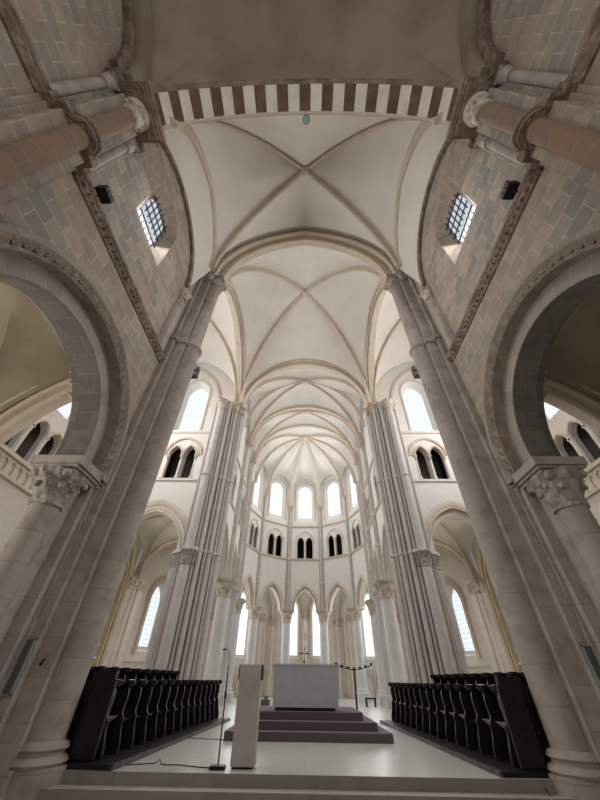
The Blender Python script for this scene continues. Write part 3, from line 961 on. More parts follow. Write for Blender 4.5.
    for du in (-1.3, 1.2):
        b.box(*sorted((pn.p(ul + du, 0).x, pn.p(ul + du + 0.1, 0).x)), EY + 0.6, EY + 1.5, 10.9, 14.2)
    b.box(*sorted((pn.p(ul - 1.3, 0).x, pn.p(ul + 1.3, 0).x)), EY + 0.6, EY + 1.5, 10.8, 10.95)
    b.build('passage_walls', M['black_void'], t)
    for zz in (10.95, 14.75):
        b = MB(); b.box(*sorted((s * 6.9, s * 13.0)), EY - 0.11, EY + 0.02, zz - 0.07, zz + 0.08)
        tag(b.build('string_course', M['cream'], smooth=None), '%s moulded string across the %s transept wall' % ('lower thin' if zz < 12 else 'upper thin', nm), 'moulding', 'transept string courses')
    # arch into the aisle
    moulded_arch('aisle_arch', 'pointed three-order arch from the %s transept into the choir aisle' % nm, 'arch', (s * CX - 2.35, EY + 0.2), (s * CX + 2.35, EY + 0.2), 6.55,
                 [('outer_order', 0.0, 9.42, 0.5, 0.22, 0), ('middle_order', 0.24, 9.1, 0.62, 0.3, 0), ('inner_order', 0.48, 8.75, 0.5, 0.34, -0.14 * s)], [M['cream'], M['rib'], M['cream']], group='choir aisle arches')
    t = thing('respond_pier', 'outer respond of clustered shafts beside the %s choir aisle arch' % nm, 'pier', (s * 11.2, 19.0, 0), 'aisle arch responds')
    a = MB(); a.box(*sorted((s * 11.15, s * 12.3)), 18.75, 19.6, 0, 6.5); a.build('pier_core', M['cream'], t)
    for (x, y, r) in ((10.85, 19.0, .2), (11.1, 18.75, .12), (11.1, 19.3, .12)):
        a = MB(); shaft_mb(a, s * x, y, r, 0.4, 5.9, 10); base_mb(a, s * x, y, r, 0, 0.6, 10); a.build('shaft', M['cream'], t)
        a = MB(); cap_mb(a, s * x, y, r, 5.8, 0.72, 1.5, 12); a.build('capital', M['carve_pale'], t)
    # ---- transept end wall with balustraded gallery, seen through the nave arch
    TX = 13.2
    pn = Panel((s * TX, 9.0), (s * TX, EY), (0, 13))
    gl = [(opening(1.2 + 1.12 * k, 0.42, 8.75, 10.3, 10.85), opening(1.2 + 1.12 * k, 0.53, 8.7, 10.3, 10.95)) for k in range(7)]
    wf, wb = opening(3.9, 1.05, 11.85, 15.5, 17.0, 10), opening(3.9, 0.85, 12.05, 15.4, 16.6, 10)
    wf2, wb2 = opening(7.0, 1.05, 11.85, 15.5, 17.0, 10), opening(7.0, 0.85, 12.05, 15.4, 16.6, 10)
    mb = MB(); wall(mb, pn, [(0, 0), (pn.L, 0), (pn.L, 23.5), (0, 23.5)], gl + [(wf, wb), (wf2, wb2)], 0.4)
    tag(mb.build('wall_transept_end_' + nm, M['cream'], kind='structure', smooth=None), 'cream end wall of the %s transept seen through the nave arch' % nm, 'wall')
    for q, (uc, wbk) in enumerate(((3.9, wb), (7.0, wb2))):
        w = thing('window_%d' % ((5 if s < 0 else 7) + q), 'leaded window above the gallery in the %s transept end wall, %s' % (nm, ('nearer the nave', 'nearer the choir')[q]), 'window', pn.p(uc, 12.3), 'transept end windows', 'structure')
        pane(pn, wbk, -0.3, M['glass_tr'], w)
    t = thing('arcaded_gallery', 'small arcaded gallery over a blind-arched parapet in the %s transept end' % nm, 'gallery', pn.p(4.5, 7.8), 'transept end galleries')
    LU = latdir(pn.xy(0), pn.xy(1))
    for k in range(7):
        uc = 1.2 + 1.12 * k
        b = MB(); b.sweep(arch_path(pn.xy(uc - .44, 0.03), pn.xy(uc + .44, 0.03), 10.3, 10.88, 8), LU, order_prof(0.18, 0.12)); b.build('arch_moulding', M['rib'], t)
        for e in (-.52, .52):
            b = MB(); q = pn.xy(uc + e, 0.02); shaft_mb(b, *q, 0.07, 8.8, 10.05, 8); cap_mb(b, *q, 0.07, 9.98, 0.32, 1.6, 10)
            b.build('colonnette', M['cream'], t)
    for k in range(18):
        uc = 0.5 + 0.46 * k
        b = MB(); b.sweep(arch_path(pn.xy(uc - .17, 0.05), pn.xy(uc + .17, 0.05), 8.2, 8.42, 6, 7.85), LU, RECT(0.1, 0.06)); b.build('blind_arch', M['rib'], t)
    b = MB(); x0, x1 = sorted((s * TX, s * (TX - 0.16)))
    b.box(x0, x1, 9.1, EY, 8.56, 8.74); b.build('parapet_rail', M['rib'], t)
    b = MB(); b.box(x0, x1, 9.1, EY, 7.7, 7.82); b.build('parapet_rail', M['rib'], t)
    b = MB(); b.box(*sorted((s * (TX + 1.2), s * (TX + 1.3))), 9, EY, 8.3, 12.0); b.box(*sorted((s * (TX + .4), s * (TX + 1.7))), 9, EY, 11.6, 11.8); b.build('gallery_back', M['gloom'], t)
    # transept west wall over the nave aisle arch
    pn = Panel((s * 6.95, 9.1), (s * 13.2, 9.1), (s * 8, 13))
    hl = [(0.15, 0)] + opening(2.25, 2.1, 5.4, 5.5, 9.35, 12)[1:-1] + [(4.35, 0)]
    mb = MB(); wall(mb, pn, [(0, 0)] + hl + [(pn.L, 0), (pn.L, 23.5), (0, 23.5)], [], 0.35)
    tag(mb.build('wall_transept_west_' + nm, M['plaster'], kind='structure', smooth=None), 'plastered west wall of the %s transept' % nm, 'wall')
    # ---- vaults
    cr = [(s * 5.35, 9.25, 17.2), (s * 5.35, 18.3, 17.1), (s * 12.9, 18.3, 17.1), (s * 12.9, 9.25, 17.2)]
    ribbed_vault('ceiling', 'white plaster rib vault over the %s transept' % nm, cr, (s * 9.0, 13.6, 24.0), [22.3, 22.2, 21.8, 22.2], 0.24, 0.28, 'web', 'rib')
    moulded_arch('crossing_arch', 'pointed moulded arch between the crossing and the %s transept' % nm, 'arch', (s * 5.28, 9.0), (s * 5.28, 18.45), 17.1,
                 [('inner_order', 0.22, 21.75, 0.34, 0.26, 0), ('middle_order', 0.06, 22.0, 0.6, 0.26, 0), ('outer_order', -0.08, 22.3, 0.86, 0.3, 0)], [M['rib'], M['rib'], M['rib']], group='crossing side arches')
    b = MB()
    d = [V((s * 6.95, 18.5, 17.1))]
    b.sweep(arch_path((s * 6.9, 18.62), (s * 12.8, 18.62), 17.1, 21.9, 14), latdir((s * 6.9, 0), (s * 12.8, 0)), RECT(0.16, 0.16))
    tag(b.build('wall_rib', M['rib']), 'pointed wall rib over the %s transept window' % nm, 'rib', 'transept wall ribs')

ribbed_vault('ceiling', 'white plaster rib vault over the crossing', [(-5.0, 8.95, 17.6), (-5.05, 18.25, 17.2), (5.05, 18.25, 17.2), (5.0, 8.95, 17.6)], (0, 13.2, 25.0),
             [22.4, 22.6, 22.4, 23.95], 0.26, 0.30, 'web', 'rib', bulge=0.3)
moulded_arch('choir_arch', 'pointed moulded arch between the crossing and the choir vault', 'arch', (-5.2, 18.8), (5.2, 18.8), 17.2,
             [('inner_order', 0.3, 22.05, 0.5, 0.35, 0), ('outer_order', 0.0, 22.45, 0.8, 0.4, 0)], [M['rib'], M['rib']])

# ================================================================== CHOIR AND APSE
CWX = 5.45                   # choir wall plane
AR, AY = 5.75, 30.9          # hemicycle radius to column axes, and its centre
apse = [(AR * math.sin(math.radians(q)), AY + AR * math.cos(math.radians(q))) for q in (-90, -54, -18, 18, 54, 90)]
ZC = 6.25                    # top of the arcade abaci
UPC = 17.25                  # top of the vault capitals
win_no = [9]


def shaft_bundle(x, y, nx, ny, label, z0=ZC, zt=None, r=0.085, central=0.12):
    """three slim shafts rising from an arcade capital to the vault; (nx, ny) points to the room"""
    zt = zt or UPC
    t = thing('wall_shafts', label, 'shafts', (x, y, z0), 'choir wall shafts')
    tx, ty = -ny, nx
    for k, (du, dn, rr) in enumerate(((-0.2, 0.05, r), (0, 0.14, central), (0.2, 0.05, r))):
        px, py = x + tx * du + nx * dn, y + ty * du + ny * dn
        a = MB(); shaft_mb(a, px, py, rr, z0 + 0.1, zt - 0.4, 10); base_mb(a, px, py, rr, z0 - 0.02, 0.3, 10, sq=False); a.build('shaft', M['pinkish'] if k != 1 else M['grey_shaft'], t)
        for zz in (8.65, 10.85, 14.3):
            a = MB(); ring_mb(a, px, py, rr, zz, 0.14, 10, 1.3); a.build('annulet', M['cream'], t)
        a = MB(); cap_mb(a, px, py, rr, zt - 0.5, 0.5, 1.7, 12, sq=False); a.build('capital', M['carve_pale'], t)
    return t


def choir_bay(A, B, inside, where, name, arc_in, apex, tri_hw, whw, win_top=19.35, zt=24.0, gap=0.55, deep=0.5, th=0.75, wshift=0.0):
    pn = Panel(A, B, inside)
    c = pn.L / 2
    LU = latdir(pn.xy(0), pn.xy(1))
    hw = c - gap
    ar = opening(c, hw, ZC, ZC + 0.05, apex, 12)
    outline = [(0, ZC)] + ar + [(pn.L, ZC), (pn.L, zt), (0, zt)]
    tl, tr = [(opening(c + e * tri_hw * 0.5, tri_hw * 0.38, 10.95, 12.55, 13.15, 6), opening(c + e * tri_hw * 0.53, tri_hw * 0.5, 10.9, 12.6, 13.4, 6)) for e in (-1, 1)]
    zs = win_top - whw
    wc = c + wshift
    wf, wb = opening(wc, whw + 0.26, 14.9, zs, zs + whw + 0.27, 10), opening(wc, whw, 15.4, zs, zs + whw + 0.01, 10)
    mb = MB(); wall(mb, pn, outline, [tl, tr, (wf, wb)], th)
    tag(mb.build('wall_' + name, M['plaster'], kind='structure', smooth=None), 'pale plastered %s' % where, 'wall')
    w = thing('window_%d' % win_no[0], 'tall round-headed leaded clerestory window in the %s' % where, 'window', pn.p(c, 15.2), 'choir clerestory windows', 'structure')
    win_no[0] += 1
    pane(pn, wb, -deep, M['glass_hi'], w)
    b = MB(); b.sweep(arch_path(pn.xy(wc - whw - 0.3), pn.xy(wc + whw + 0.3), zs, zs + whw + 0.31, 10, 14.9), LU, order_prof(0.14, 0.12)); b.build('window_moulding', M['rib'], w)
    t = thing('triforium', 'dark twin gallery openings in the %s' % where, 'gallery opening', pn.p(c, 10.95), 'choir triforium bays')
    b = MB(); b.sweep(arch_path(pn.xy(c - tri_hw * 1.02, .02), pn.xy(c + tri_hw * 1.02, .02), 12.5, 12.5 + tri_hw * 1.25, 10), LU, order_prof(0.14, 0.14)); b.build('relieving_arch', M['cream'], t)
    for e in (-.5, .5):
        b = MB(); b.sweep(arch_path(pn.xy(c + tri_hw * (e - .38), .01), pn.xy(c + tri_hw * (e + .38), .01), 12.55, 13.12, 8), LU, order_prof(0.12, 0.08)); b.build('arch_moulding', M['cream'], t)
    for e in (-.97, 0, .97):
        q = pn.xy(c + e * tri_hw, .02)
        b = MB(); shaft_mb(b, *q, 0.055, 11.0, 12.3, 8); cap_mb(b, *q, 0.055, 12.25, 0.28, 1.6, 10); base_mb(b, *q, 0.055, 10.95, 0.18, 8); b.build('colonnette', M['cream'], t)
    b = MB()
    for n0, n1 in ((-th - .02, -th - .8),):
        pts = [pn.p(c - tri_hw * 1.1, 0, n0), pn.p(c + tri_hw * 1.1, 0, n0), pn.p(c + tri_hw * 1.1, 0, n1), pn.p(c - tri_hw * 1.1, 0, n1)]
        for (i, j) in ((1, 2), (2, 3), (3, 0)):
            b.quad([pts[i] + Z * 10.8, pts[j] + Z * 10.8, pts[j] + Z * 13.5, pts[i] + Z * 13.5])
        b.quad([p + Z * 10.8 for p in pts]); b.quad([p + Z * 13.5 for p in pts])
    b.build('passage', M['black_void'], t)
    for zz, part in ((10.85, 'lower'), (14.3, 'upper')):
        b = MB()
        for h, d in ((0.10, 0.10), (0.05, 0.14)):
            b.prism([pn.xy(0, 0.0), pn.xy(pn.L, 0.0), pn.xy(pn.L, d), pn.xy(0, d)], zz - 0.02 - h / 2 + (0.07 if d > .12 else 0), zz + h / 2 + (0.07 if d > .12 else 0))
        tag(b.build('string_course', M['rib'], smooth=None), '%s string course across the %s' % (part, where), 'moulding', 'choir string courses')
    arch_d = 0.3
    t = thing('arcade_arch', 'pointed arcade arch in the %s' % where, 'arch', pn.p(c, ZC), 'choir arcade arches')
    for pname, ins, dz, wd, dep, off in (('outer_order', 0.0, 0.05, 0.22, 0.24, 0.0), ('inner_order', 0.17, -0.22, 0.55, 0.26, -0.38)):
        b = MB(); b.sweep(arch_path(pn.xy(c - hw + ins, off), pn.xy(c + hw - ins, off), ZC + 0.02, apex + dz, 14), LU, order_prof(wd, dep)); b.build(pname, M['cream'] if pname == 'outer_order' else M['rib'], t)
    return pn


straight = [18.95, 24.2, 27.3, AY]
for s in (-1, 1):
    nm = SIDE[s]
    for i in range(3):
        ya, yb = straight[i], straight[i + 1]
        a0_, b0_ = (s * CWX, ya), (s * CWX if i < 2 else s * AR, yb)
        place = ('%s choir wall next to the clustered pier', '%s choir wall past the first round column', '%s choir wall where the apse begins')[i] % nm
        choir_bay(a0_, b0_, (0, (ya + yb) / 2), place, 'choir_%s_%s' % (nm, 'abc'[i]), None, 9.15 if i == 0 else 8.9, 0.95, 0.55, gap=0.62 if i == 0 else 0.5, deep=0.74, wshift=-0.75 if i == 0 else 0.0)
    column('round_column', 'thick round choir column nearest the %s clustered pier' % nm, s * 5.42, 24.2, 0.42, 0, ZC, 0.95, spread=1.7)
    column('round_column', 'slender darker choir column behind the thick one, %s side' % nm, s * 5.45, 27.3, 0.30, 0, ZC, 0.85, mat='grey_shaft', spread=1.6)
    shaft_bundle(s * (CWX - 0.02), 24.2, -s, 0, 'slim wall shafts above the thick round column, %s side' % nm)
    shaft_bundle(s * (CWX - 0.02), 27.3, -s, 0, 'slim wall shafts above the slender dark column, %s side' % nm)

pos = ['left column at the start of the apse', 'left outer column of the apse', 'column just left of the apse axis', 'column just right of the apse axis', 'right outer column of the apse', 'right column at the start of the apse']
for i, (x, y) in enumerate(apse):
    d = V((x, y - AY, 0)).normalized()
    an = math.atan2(d.y, d.x)
    column('round_column', 'round ' + pos[i] + ' with a leaf capital', x, y, 0.42 if i in (0, 5) else 0.385, 0, ZC, 0.95, spread=1.6, rot=an)
    shaft_bundle(x - d.x * 0.02, y - d.y * 0.02, -d.x, -d.y, 'slim wall shafts above the ' + pos[i], zt=16.6 if i in (2, 3) else 17.0)
nmz = ['far left', 'left', 'central', 'right', 'far right']
for i in range(5):
    A, B = apse[i], apse[i + 1]
    choir_bay(A, B, (0, AY), '%s bay of the apse' % nmz[i], 'apse_%s' % nmz[i].replace(' ', '_'), None, 8.35, 0.94, 0.80, gap=0.52, th=0.36, deep=0.31)

# vaults: two bays and the apse star
Wc = 5.1
ribbed_vault('ceiling', 'white plaster rib vault over the first choir bay', [(-Wc, 19.0, UPC - .1), (-Wc, 24.0, UPC), (Wc, 24.0, UPC), (Wc, 19.0, UPC - .1)], (0, 20.9, 22.5),
             [20.6, 22.1, 20.6, 22.45], 0.22, 0.26, 'web', 'rib')
ribbed_vault('ceiling', 'white plaster rib vault over the second choir bay', [(-Wc, 24.3, UPC), (-Wc, 27.2, UPC), (Wc, 27.2, UPC), (Wc, 24.3, UPC)], (0, 25.2, 22.3),
             [20.2, 22.0, 20.2, 22.1], 0.2, 0.24, 'web', 'rib')
for yy, w in ((24.15, 'first'), (27.25, 'second')):
    moulded_arch('transverse_arch', 'pointed transverse rib across the choir vault, %s from the crossing' % w, 'arch', (-5.2, yy), (5.2, yy), UPC, [('arch_roll', 0.12, 21.75, 0.34, 0.36, 0)], [M['rib']], group='choir transverse ribs')
ac = [(-Wc, 27.4, UPC)] + [(x * 0.94, AY + (y - AY) * 0.94, 16.6 if abs(x) < 3 else 17.0) for x, y in apse] + [(Wc, 27.4, UPC)]
bnd = [None] * 8
for i in range(1, 6):                                 # stilted round wall arches over the five windows
    A, B = V(ac[i]), V(ac[i + 1])
    h = (B - A).length / 2
    q = arch_path(A, B, 18.45, 18.45 + h, 13)
    bnd[i] = [A] + q + [B]
ribbed_vault('ceiling', 'white plaster star vault of ribs meeting over the apse', ac, (0, 29.9, 22.3), [20.4, 20.0, 20.0, 20.0, 20.0, 20.0, 20.4, 22.0], 0.2, 0.26, 'web', 'rib', boss_r=0.34, bounds=bnd)
# extra ribs of the first bay towards the middle of its side walls
for s in (-1, 1):
    r = MB(); p = rib_half((s * Wc, 21.6, UPC + .3), (0, 20.9, 22.5)); r.sweep(p, latdir((s * Wc, 21.6), (0, 20.9)), roll_prof(0.2, 0.24))
    tag(r.build('middle_rib', M['rib']), 'extra rib from the middle of the %s wall in the first choir bay' % SIDE[s], 'rib', 'middle ribs of the first choir bay')

# ================================================================== AISLES AND AMBULATORY
OX = 12.0                    # outer wall
def lancet_bay(A, B, inside, where, name, wins, group, mat='cream', zt=10.2, glass='glass_low', arcade=True):
    """outer wall bay with lancets (u, half width, sill, spring, apex), their shafts, a sill moulding and a wall arch"""
    pn = Panel(A, B, inside)
    LU = latdir(pn.xy(0), pn.xy(1))
    holes = [(opening(u, hw + 0.22, zb - 0.3, zs, za + 0.25, 8), opening(u, hw, zb, zs, za, 8)) for u, hw, zb, zs, za in wins]
    mb = MB(); wall(mb, pn, [(0, 0), (pn.L, 0), (pn.L, zt), (0, zt)], holes, 0.6)
    tag(mb.build('wall_' + name, M[mat], kind='structure', smooth=None), 'warm stone outer wall of the %s' % where, 'wall')
    for k, (u, hw, zb, zs, za) in enumerate(wins):
        lab = 'tall lancet window in the %s' % where + ('' if len(wins) == 1 else ', %s of the pair' % ('left one' if pn.p(u, 0).x == min(pn.p(q[0], 0).x for q in wins) else 'right one'))
        w = thing('window_%d' % win_no[0], lab, 'window', pn.p(u, zb), group, 'structure')
        win_no[0] += 1
        pane(pn, opening(u, hw, zb, zs, za, 8), -0.5, M[glass], w)
        b = MB(); b.sweep(arch_path(pn.xy(u - hw - .26), pn.xy(u + hw + .26), zs, za + .3, 10, zb - .25), LU, order_prof(0.16, 0.14)); b.build('window_moulding', M['aisle_rib'], w)
        for e in (-1, 1):
            q = pn.xy(u + e * (hw + .46), 0.08)
            b = MB(); shaft_mb(b, *q, 0.075, zb - .3, zs - .3, 8); cap_mb(b, *q, 0.075, zs - .35, .35, 1.6, 10); base_mb(b, *q, 0.075, zb - .45, .25, 8); b.build('jamb_shaft', M['aisle_rib'], w)
            b = MB(); b.sweep(arch_path(pn.xy(u - hw - .46, .08), pn.xy(u + hw + .46, .08), zs, za + .55, 10), LU, order_prof(0.15, 0.15))
        b.build('outer_moulding', M['aisle_rib'], w)
    b = MB(); b.prism([pn.xy(0, 0), pn.xy(pn.L, 0), pn.xy(pn.L, .13), pn.xy(0, .13)], 2.0, 2.13)
    tag(b.build('sill_moulding', M['cream'], smooth=None), 'horizontal sill moulding along the %s' % where, 'moulding', 'aisle sill mouldings')
    if arcade:
        t = thing('blind_arcade', 'low blind arcade of round arches along the %s' % where, 'arcade', pn.p(pn.L / 2, 0), 'aisle blind arcades')
        n = max(2, int(pn.L / 1.2))
        for k in range(n):
            c = pn.L * (k + .5) / n
            b = MB(); b.sweep(arch_path(pn.xy(c - .42, .04), pn.xy(c + .42, .04), 1.25, 1.7, 8, 0.1), LU, order_prof(0.14, 0.1)); b.build('blind_arch', M['aisle_rib'], t)
    return pn


def cluster(x, y, nx, ny, label, z1=6.3, mat='aisle_rib', group='aisle wall clusters', g=1.0):
    t = thing('shaft_cluster', label, 'pier', (x, y, 0), group)
    tx, ty = -ny, nx
    a = MB(); q = [(-.5, -.1), (.5, -.1), (.5, .1), (.25, .3), (-.25, .3), (-.5, .1)]
    a.prism([(x + tx * a_ + nx * b_, y + ty * a_ + ny * b_) for a_, b_ in [(a_ * g, b_ * g) for a_, b_ in q]], 0, z1 - .3); a.build('cluster_core', M['cream'], t)
    for du, dn, r in ((0, .34, .15), (-.26, .24, .09), (.26, .24, .09), (-.46, .08, .10), (.46, .08, .10)):
        du, dn, r = du * g, dn * g, r * g
        px, py = x + tx * du + nx * dn, y + ty * du + ny * dn
        a = MB(); shaft_mb(a, px, py, r, .3, z1 - .5, 10); base_mb(a, px, py, r, 0, .5, 10, sq=False); a.build('shaft', M['aisle_rib'] if r < .12 else M['cream'], t)
        a = MB(); cap_mb(a, px, py, r, z1 - .7, .7, 1.6, 12, sq=False); a.build('capital', M['carve_pale'], t)
    return t


def aisle_vault(label, cs, boss, ap, ribs=True):
    return ribbed_vault('ceiling', label, cs, boss, ap, 0.2, 0.22, 'aisle_web', 'aisle_rib', bulge=0.12, boss_r=0.16)


for s in (-1, 1):
    nm = SIDE[s]
    lancet_bay((s * OX, 18.9), (s * OX, 24.2), (0, 21), '%s choir aisle near the transept' % nm, 'aisle_%s_near' % nm, [(2.75, 0.5, 3.0, 6.2, 7.4)], 'choir aisle lancets')
    lancet_bay((s * OX, 24.5), (s * 9.9, 28.2), (0, 24), '%s choir aisle, slanting behind the clustered responds' % nm, 'aisle_%s_slant' % nm, [(2.6, 0.48, 2.85, 5.4, 6.45)], 'choir aisle lancets', glass='glass_tr')
    lancet_bay((s * 9.9, 28.2), (s * 11.9, AY), (0, 29), '%s choir aisle where the ambulatory starts' % nm, 'aisle_%s_far' % nm, [(1.7, 0.5, 3.0, 6.2, 7.4)], 'choir aisle lancets', glass='glass_tr', arcade=False)
    t = moulded_arch('chapel_arch', 'warm many-moulded blind arch on the outer wall of the %s choir aisle' % nm, 'arch', (s * 11.8, 19.3), (s * 11.8, 23.3), 5.6,
                     [('arch_order', 0.0, 8.9, .3, .16, 0), ('arch_order', .2, 8.6, .36, .16, 0), ('arch_order', .4, 8.3, .3, .16, s * .05)], [M['ochre']] * 3, foot=0.2, group='choir aisle blind arches')
    cluster(s * (OX - .2), 24.2, -s, 0, 'cluster of warm shafts on the outer wall of the %s choir aisle' % nm, g=1.7)
    cluster(s * (OX - .1), AY, -s, 0, 'cluster of warm shafts at the outer wall where the %s aisle turns into the ambulatory' % nm)
    zc_ = 6.2
    aisle_vault('warm plaster rib vault of the %s choir aisle next to the transept' % nm, [(s * 5.9, 19.2, zc_), (s * 5.7, 24.2, zc_), (s * 11.6, 24.2, zc_), (s * 11.6, 19.2, zc_)], (s * 8.8, 21.6, 9.7), [9.1, 9.1, 8.9, 9.1])
    aisle_vault('warm plaster rib vault of the %s choir aisle near the apse' % nm, [(s * 5.7, 24.2, zc_), (s * 5.9, AY, zc_), (s * 11.6, AY, zc_), (s * 11.6, 24.2, zc_)], (s * 8.8, 27.6, 9.7), [9.1, 9.1, 8.9, 9.1])
    moulded_arch('aisle_rib_arch', 'pointed moulded cross arch inside the %s choir aisle' % nm, 'arch', (s * 5.8, 24.2), (s * 11.7, 24.2), zc_, [('arch_roll', 0.1, 8.95, .4, .35, 0)], [M['aisle_rib']], group='aisle cross arches')
    moulded_arch('aisle_rib_arch', 'pointed moulded cross arch between %s aisle and ambulatory' % nm, 'arch', (s * 5.9, AY), (s * 11.7, AY), zc_, [('arch_roll', 0.1, 8.95, .4, .35, 0)], [M['aisle_rib']], group='aisle cross arches')

OR = 11.9
outer = [(OR * math.sin(math.radians(q)), AY + OR * math.cos(math.radians(q))) for q in (-90, -54, -18, 18, 54, 90)]
for i in range(5):
    A, B = outer[i], outer[i + 1]
    L = math.hypot(B[0] - A[0], B[1] - A[1])
    if i == 2:
        w = [(L / 2 - 1.32, .46, 3.2, 7.0, 8.3), (L / 2 + 1.32, .46, 3.2, 7.0, 8.3)]
    else:
        w = [(L / 2, .88, 3.1, 7.0, 8.5)] if i in (1, 3) else [(L / 2 - 1.6, .62, 3.0, 6.6, 7.9), (L / 2 + 1.6, .62, 3.0, 6.6, 7.9)]
    lancet_bay(A, B, (0, AY), '%s chapel bay behind the apse' % nmz[i], 'ambulatory_%s' % nmz[i].replace(' ', '_'), w, 'ambulatory lancets', zt=10.8)
    ia, ib = apse[i], apse[i + 1]
    k = 1.08
    f = lambda p: (p[0] * k, AY + (p[1] - AY) * k, zc_)
    g = lambda p: (p[0] * .97, AY + (p[1] - AY) * .97, zc_)
    mid = V(((ia[0] + ib[0] + A[0] + B[0]) / 4, (ia[1] + ib[1] + A[1] + B[1]) / 4, 9.9))
    aisle_vault('warm plaster rib vault of the ambulatory behind the %s bay' % nmz[i], [f(ia), f(ib), g(B), g(A)], mid, [8.4, 9.3, 10.2, 9.3])
    # stout cluster between the pair of lancets, carrying two extra wall ribs
    mx, my = (A[0] + B[0]) / 2, (A[1] + B[1]) / 2
    dd = V((mx, my - AY, 0)).normalized()
    if i in (1, 3):
        ex, ey = (B[0] - A[0]) / L, (B[1] - A[1]) / L
        for e, side_ in ((-2.1, 'left'), (2.1, 'right')):
            cluster(mx + ex * e - dd.x * .1, my + ey * e - dd.y * .1, -dd.x, -dd.y, 'shaft cluster %s of the wide lancet of the %s chapel bay' % (side_, nmz[i]), 6.6)
        continue
    cluster(mx - dd.x * .1, my - dd.y * .1, -dd.x, -dd.y, 'shaft cluster between the paired lancets of the %s chapel bay' % nmz[i], 7.0)
for i in range(1, 5):
    x, y = outer[i]
    d = V((x, y - AY, 0)).normalized()
    cluster(x - d.x * .1, y - d.y * .1, -d.x, -d.y, 'tall shaft cluster on the ambulatory wall between the %s and %s chapel bays' % (nmz[i - 1], nmz[i]))

# ---- nave aisles, seen through the arcade arches
for s in (-1, 1):
    nm = SIDE[s]
    pn = Panel((s * 11.4, -3), (s * 11.4, 9.1), (0, 3))
    mb = MB(); wall(mb, pn, [(0, FLN), (pn.L, FLN), (pn.L, 11.5), (0, 11.5)], [], 0.5)
    tag(mb.build('wall_aisle_' + nm, M['old_plaster'], kind='structure', smooth=None), 'outer wall of the %s nave aisle' % nm, 'wall')
    mb = MB(); mb.box(*sorted((s * 6.6, s * 11.6)), -3.3, -3.0, FLN, 11.5)
    tag(mb.build('wall_aisle_end_' + nm, M['old_plaster'], kind='structure', smooth=None), 'wall closing the %s nave aisle behind the viewer' % nm, 'wall')
    ribbed_vault('ceiling', 'plain plaster groin vault of the %s nave aisle' % nm, [(s * 6.6, 0.9, 5.2), (s * 6.6, 8.3, 5.2), (s * 11.4, 8.3, 5.2), (s * 11.4, 0.9, 5.2)], (s * 9.0, 4.6, 10.3),
                 [9.2, 10.0, 9.6, 10.0], .2, .2, 'old_plaster', 'old_plaster', ribs=False, bulge=.3)
    t = moulded_arch('aisle_end_arch', 'deep pointed moulded arch from the %s nave aisle into the transept' % nm, 'arch', (s * 6.9, 8.6), (s * 11.3, 8.6), 5.0,
                     [('inner_order', 0.25, 9.3, .5, .34, s * -0.25), ('middle_order', 0.0, 9.66, .5, .34, s * 0.0), ('outer_order', -0.25, 10.0, .5, .34, s * 0.25)],
                     [M['rib'], M['rib'], M['rib']], group='nave aisle end arches')
    t = thing('aisle_respond', 'stone respond pier at the outer end of the %s nave aisle' % nm, 'pier', (s * 11.3, 8.6, FLN), 'nave aisle responds')
    a = MB(); a.prism([(s * x, y) for x, y in [(11.1, 8.0), (11.1, 9.0), (13.1, 9.0), (13.1, 8.0)]], FLN, 5.6); a.build('pier_core', M['pier'], t)
    a = MB(); shaft_mb(a, s * 11.1, 8.5, .25, .4, 5.0, 14); base_mb(a, s * 11.1, 8.5, .25, FLN, .74, 14); a.build('shaft', M['pier'], t)
    a = MB(); cap_mb(a, s * 11.1, 8.5, .25, 4.9, .75, 1.5, 16); a.build('capital', M['carve_grey'], t)

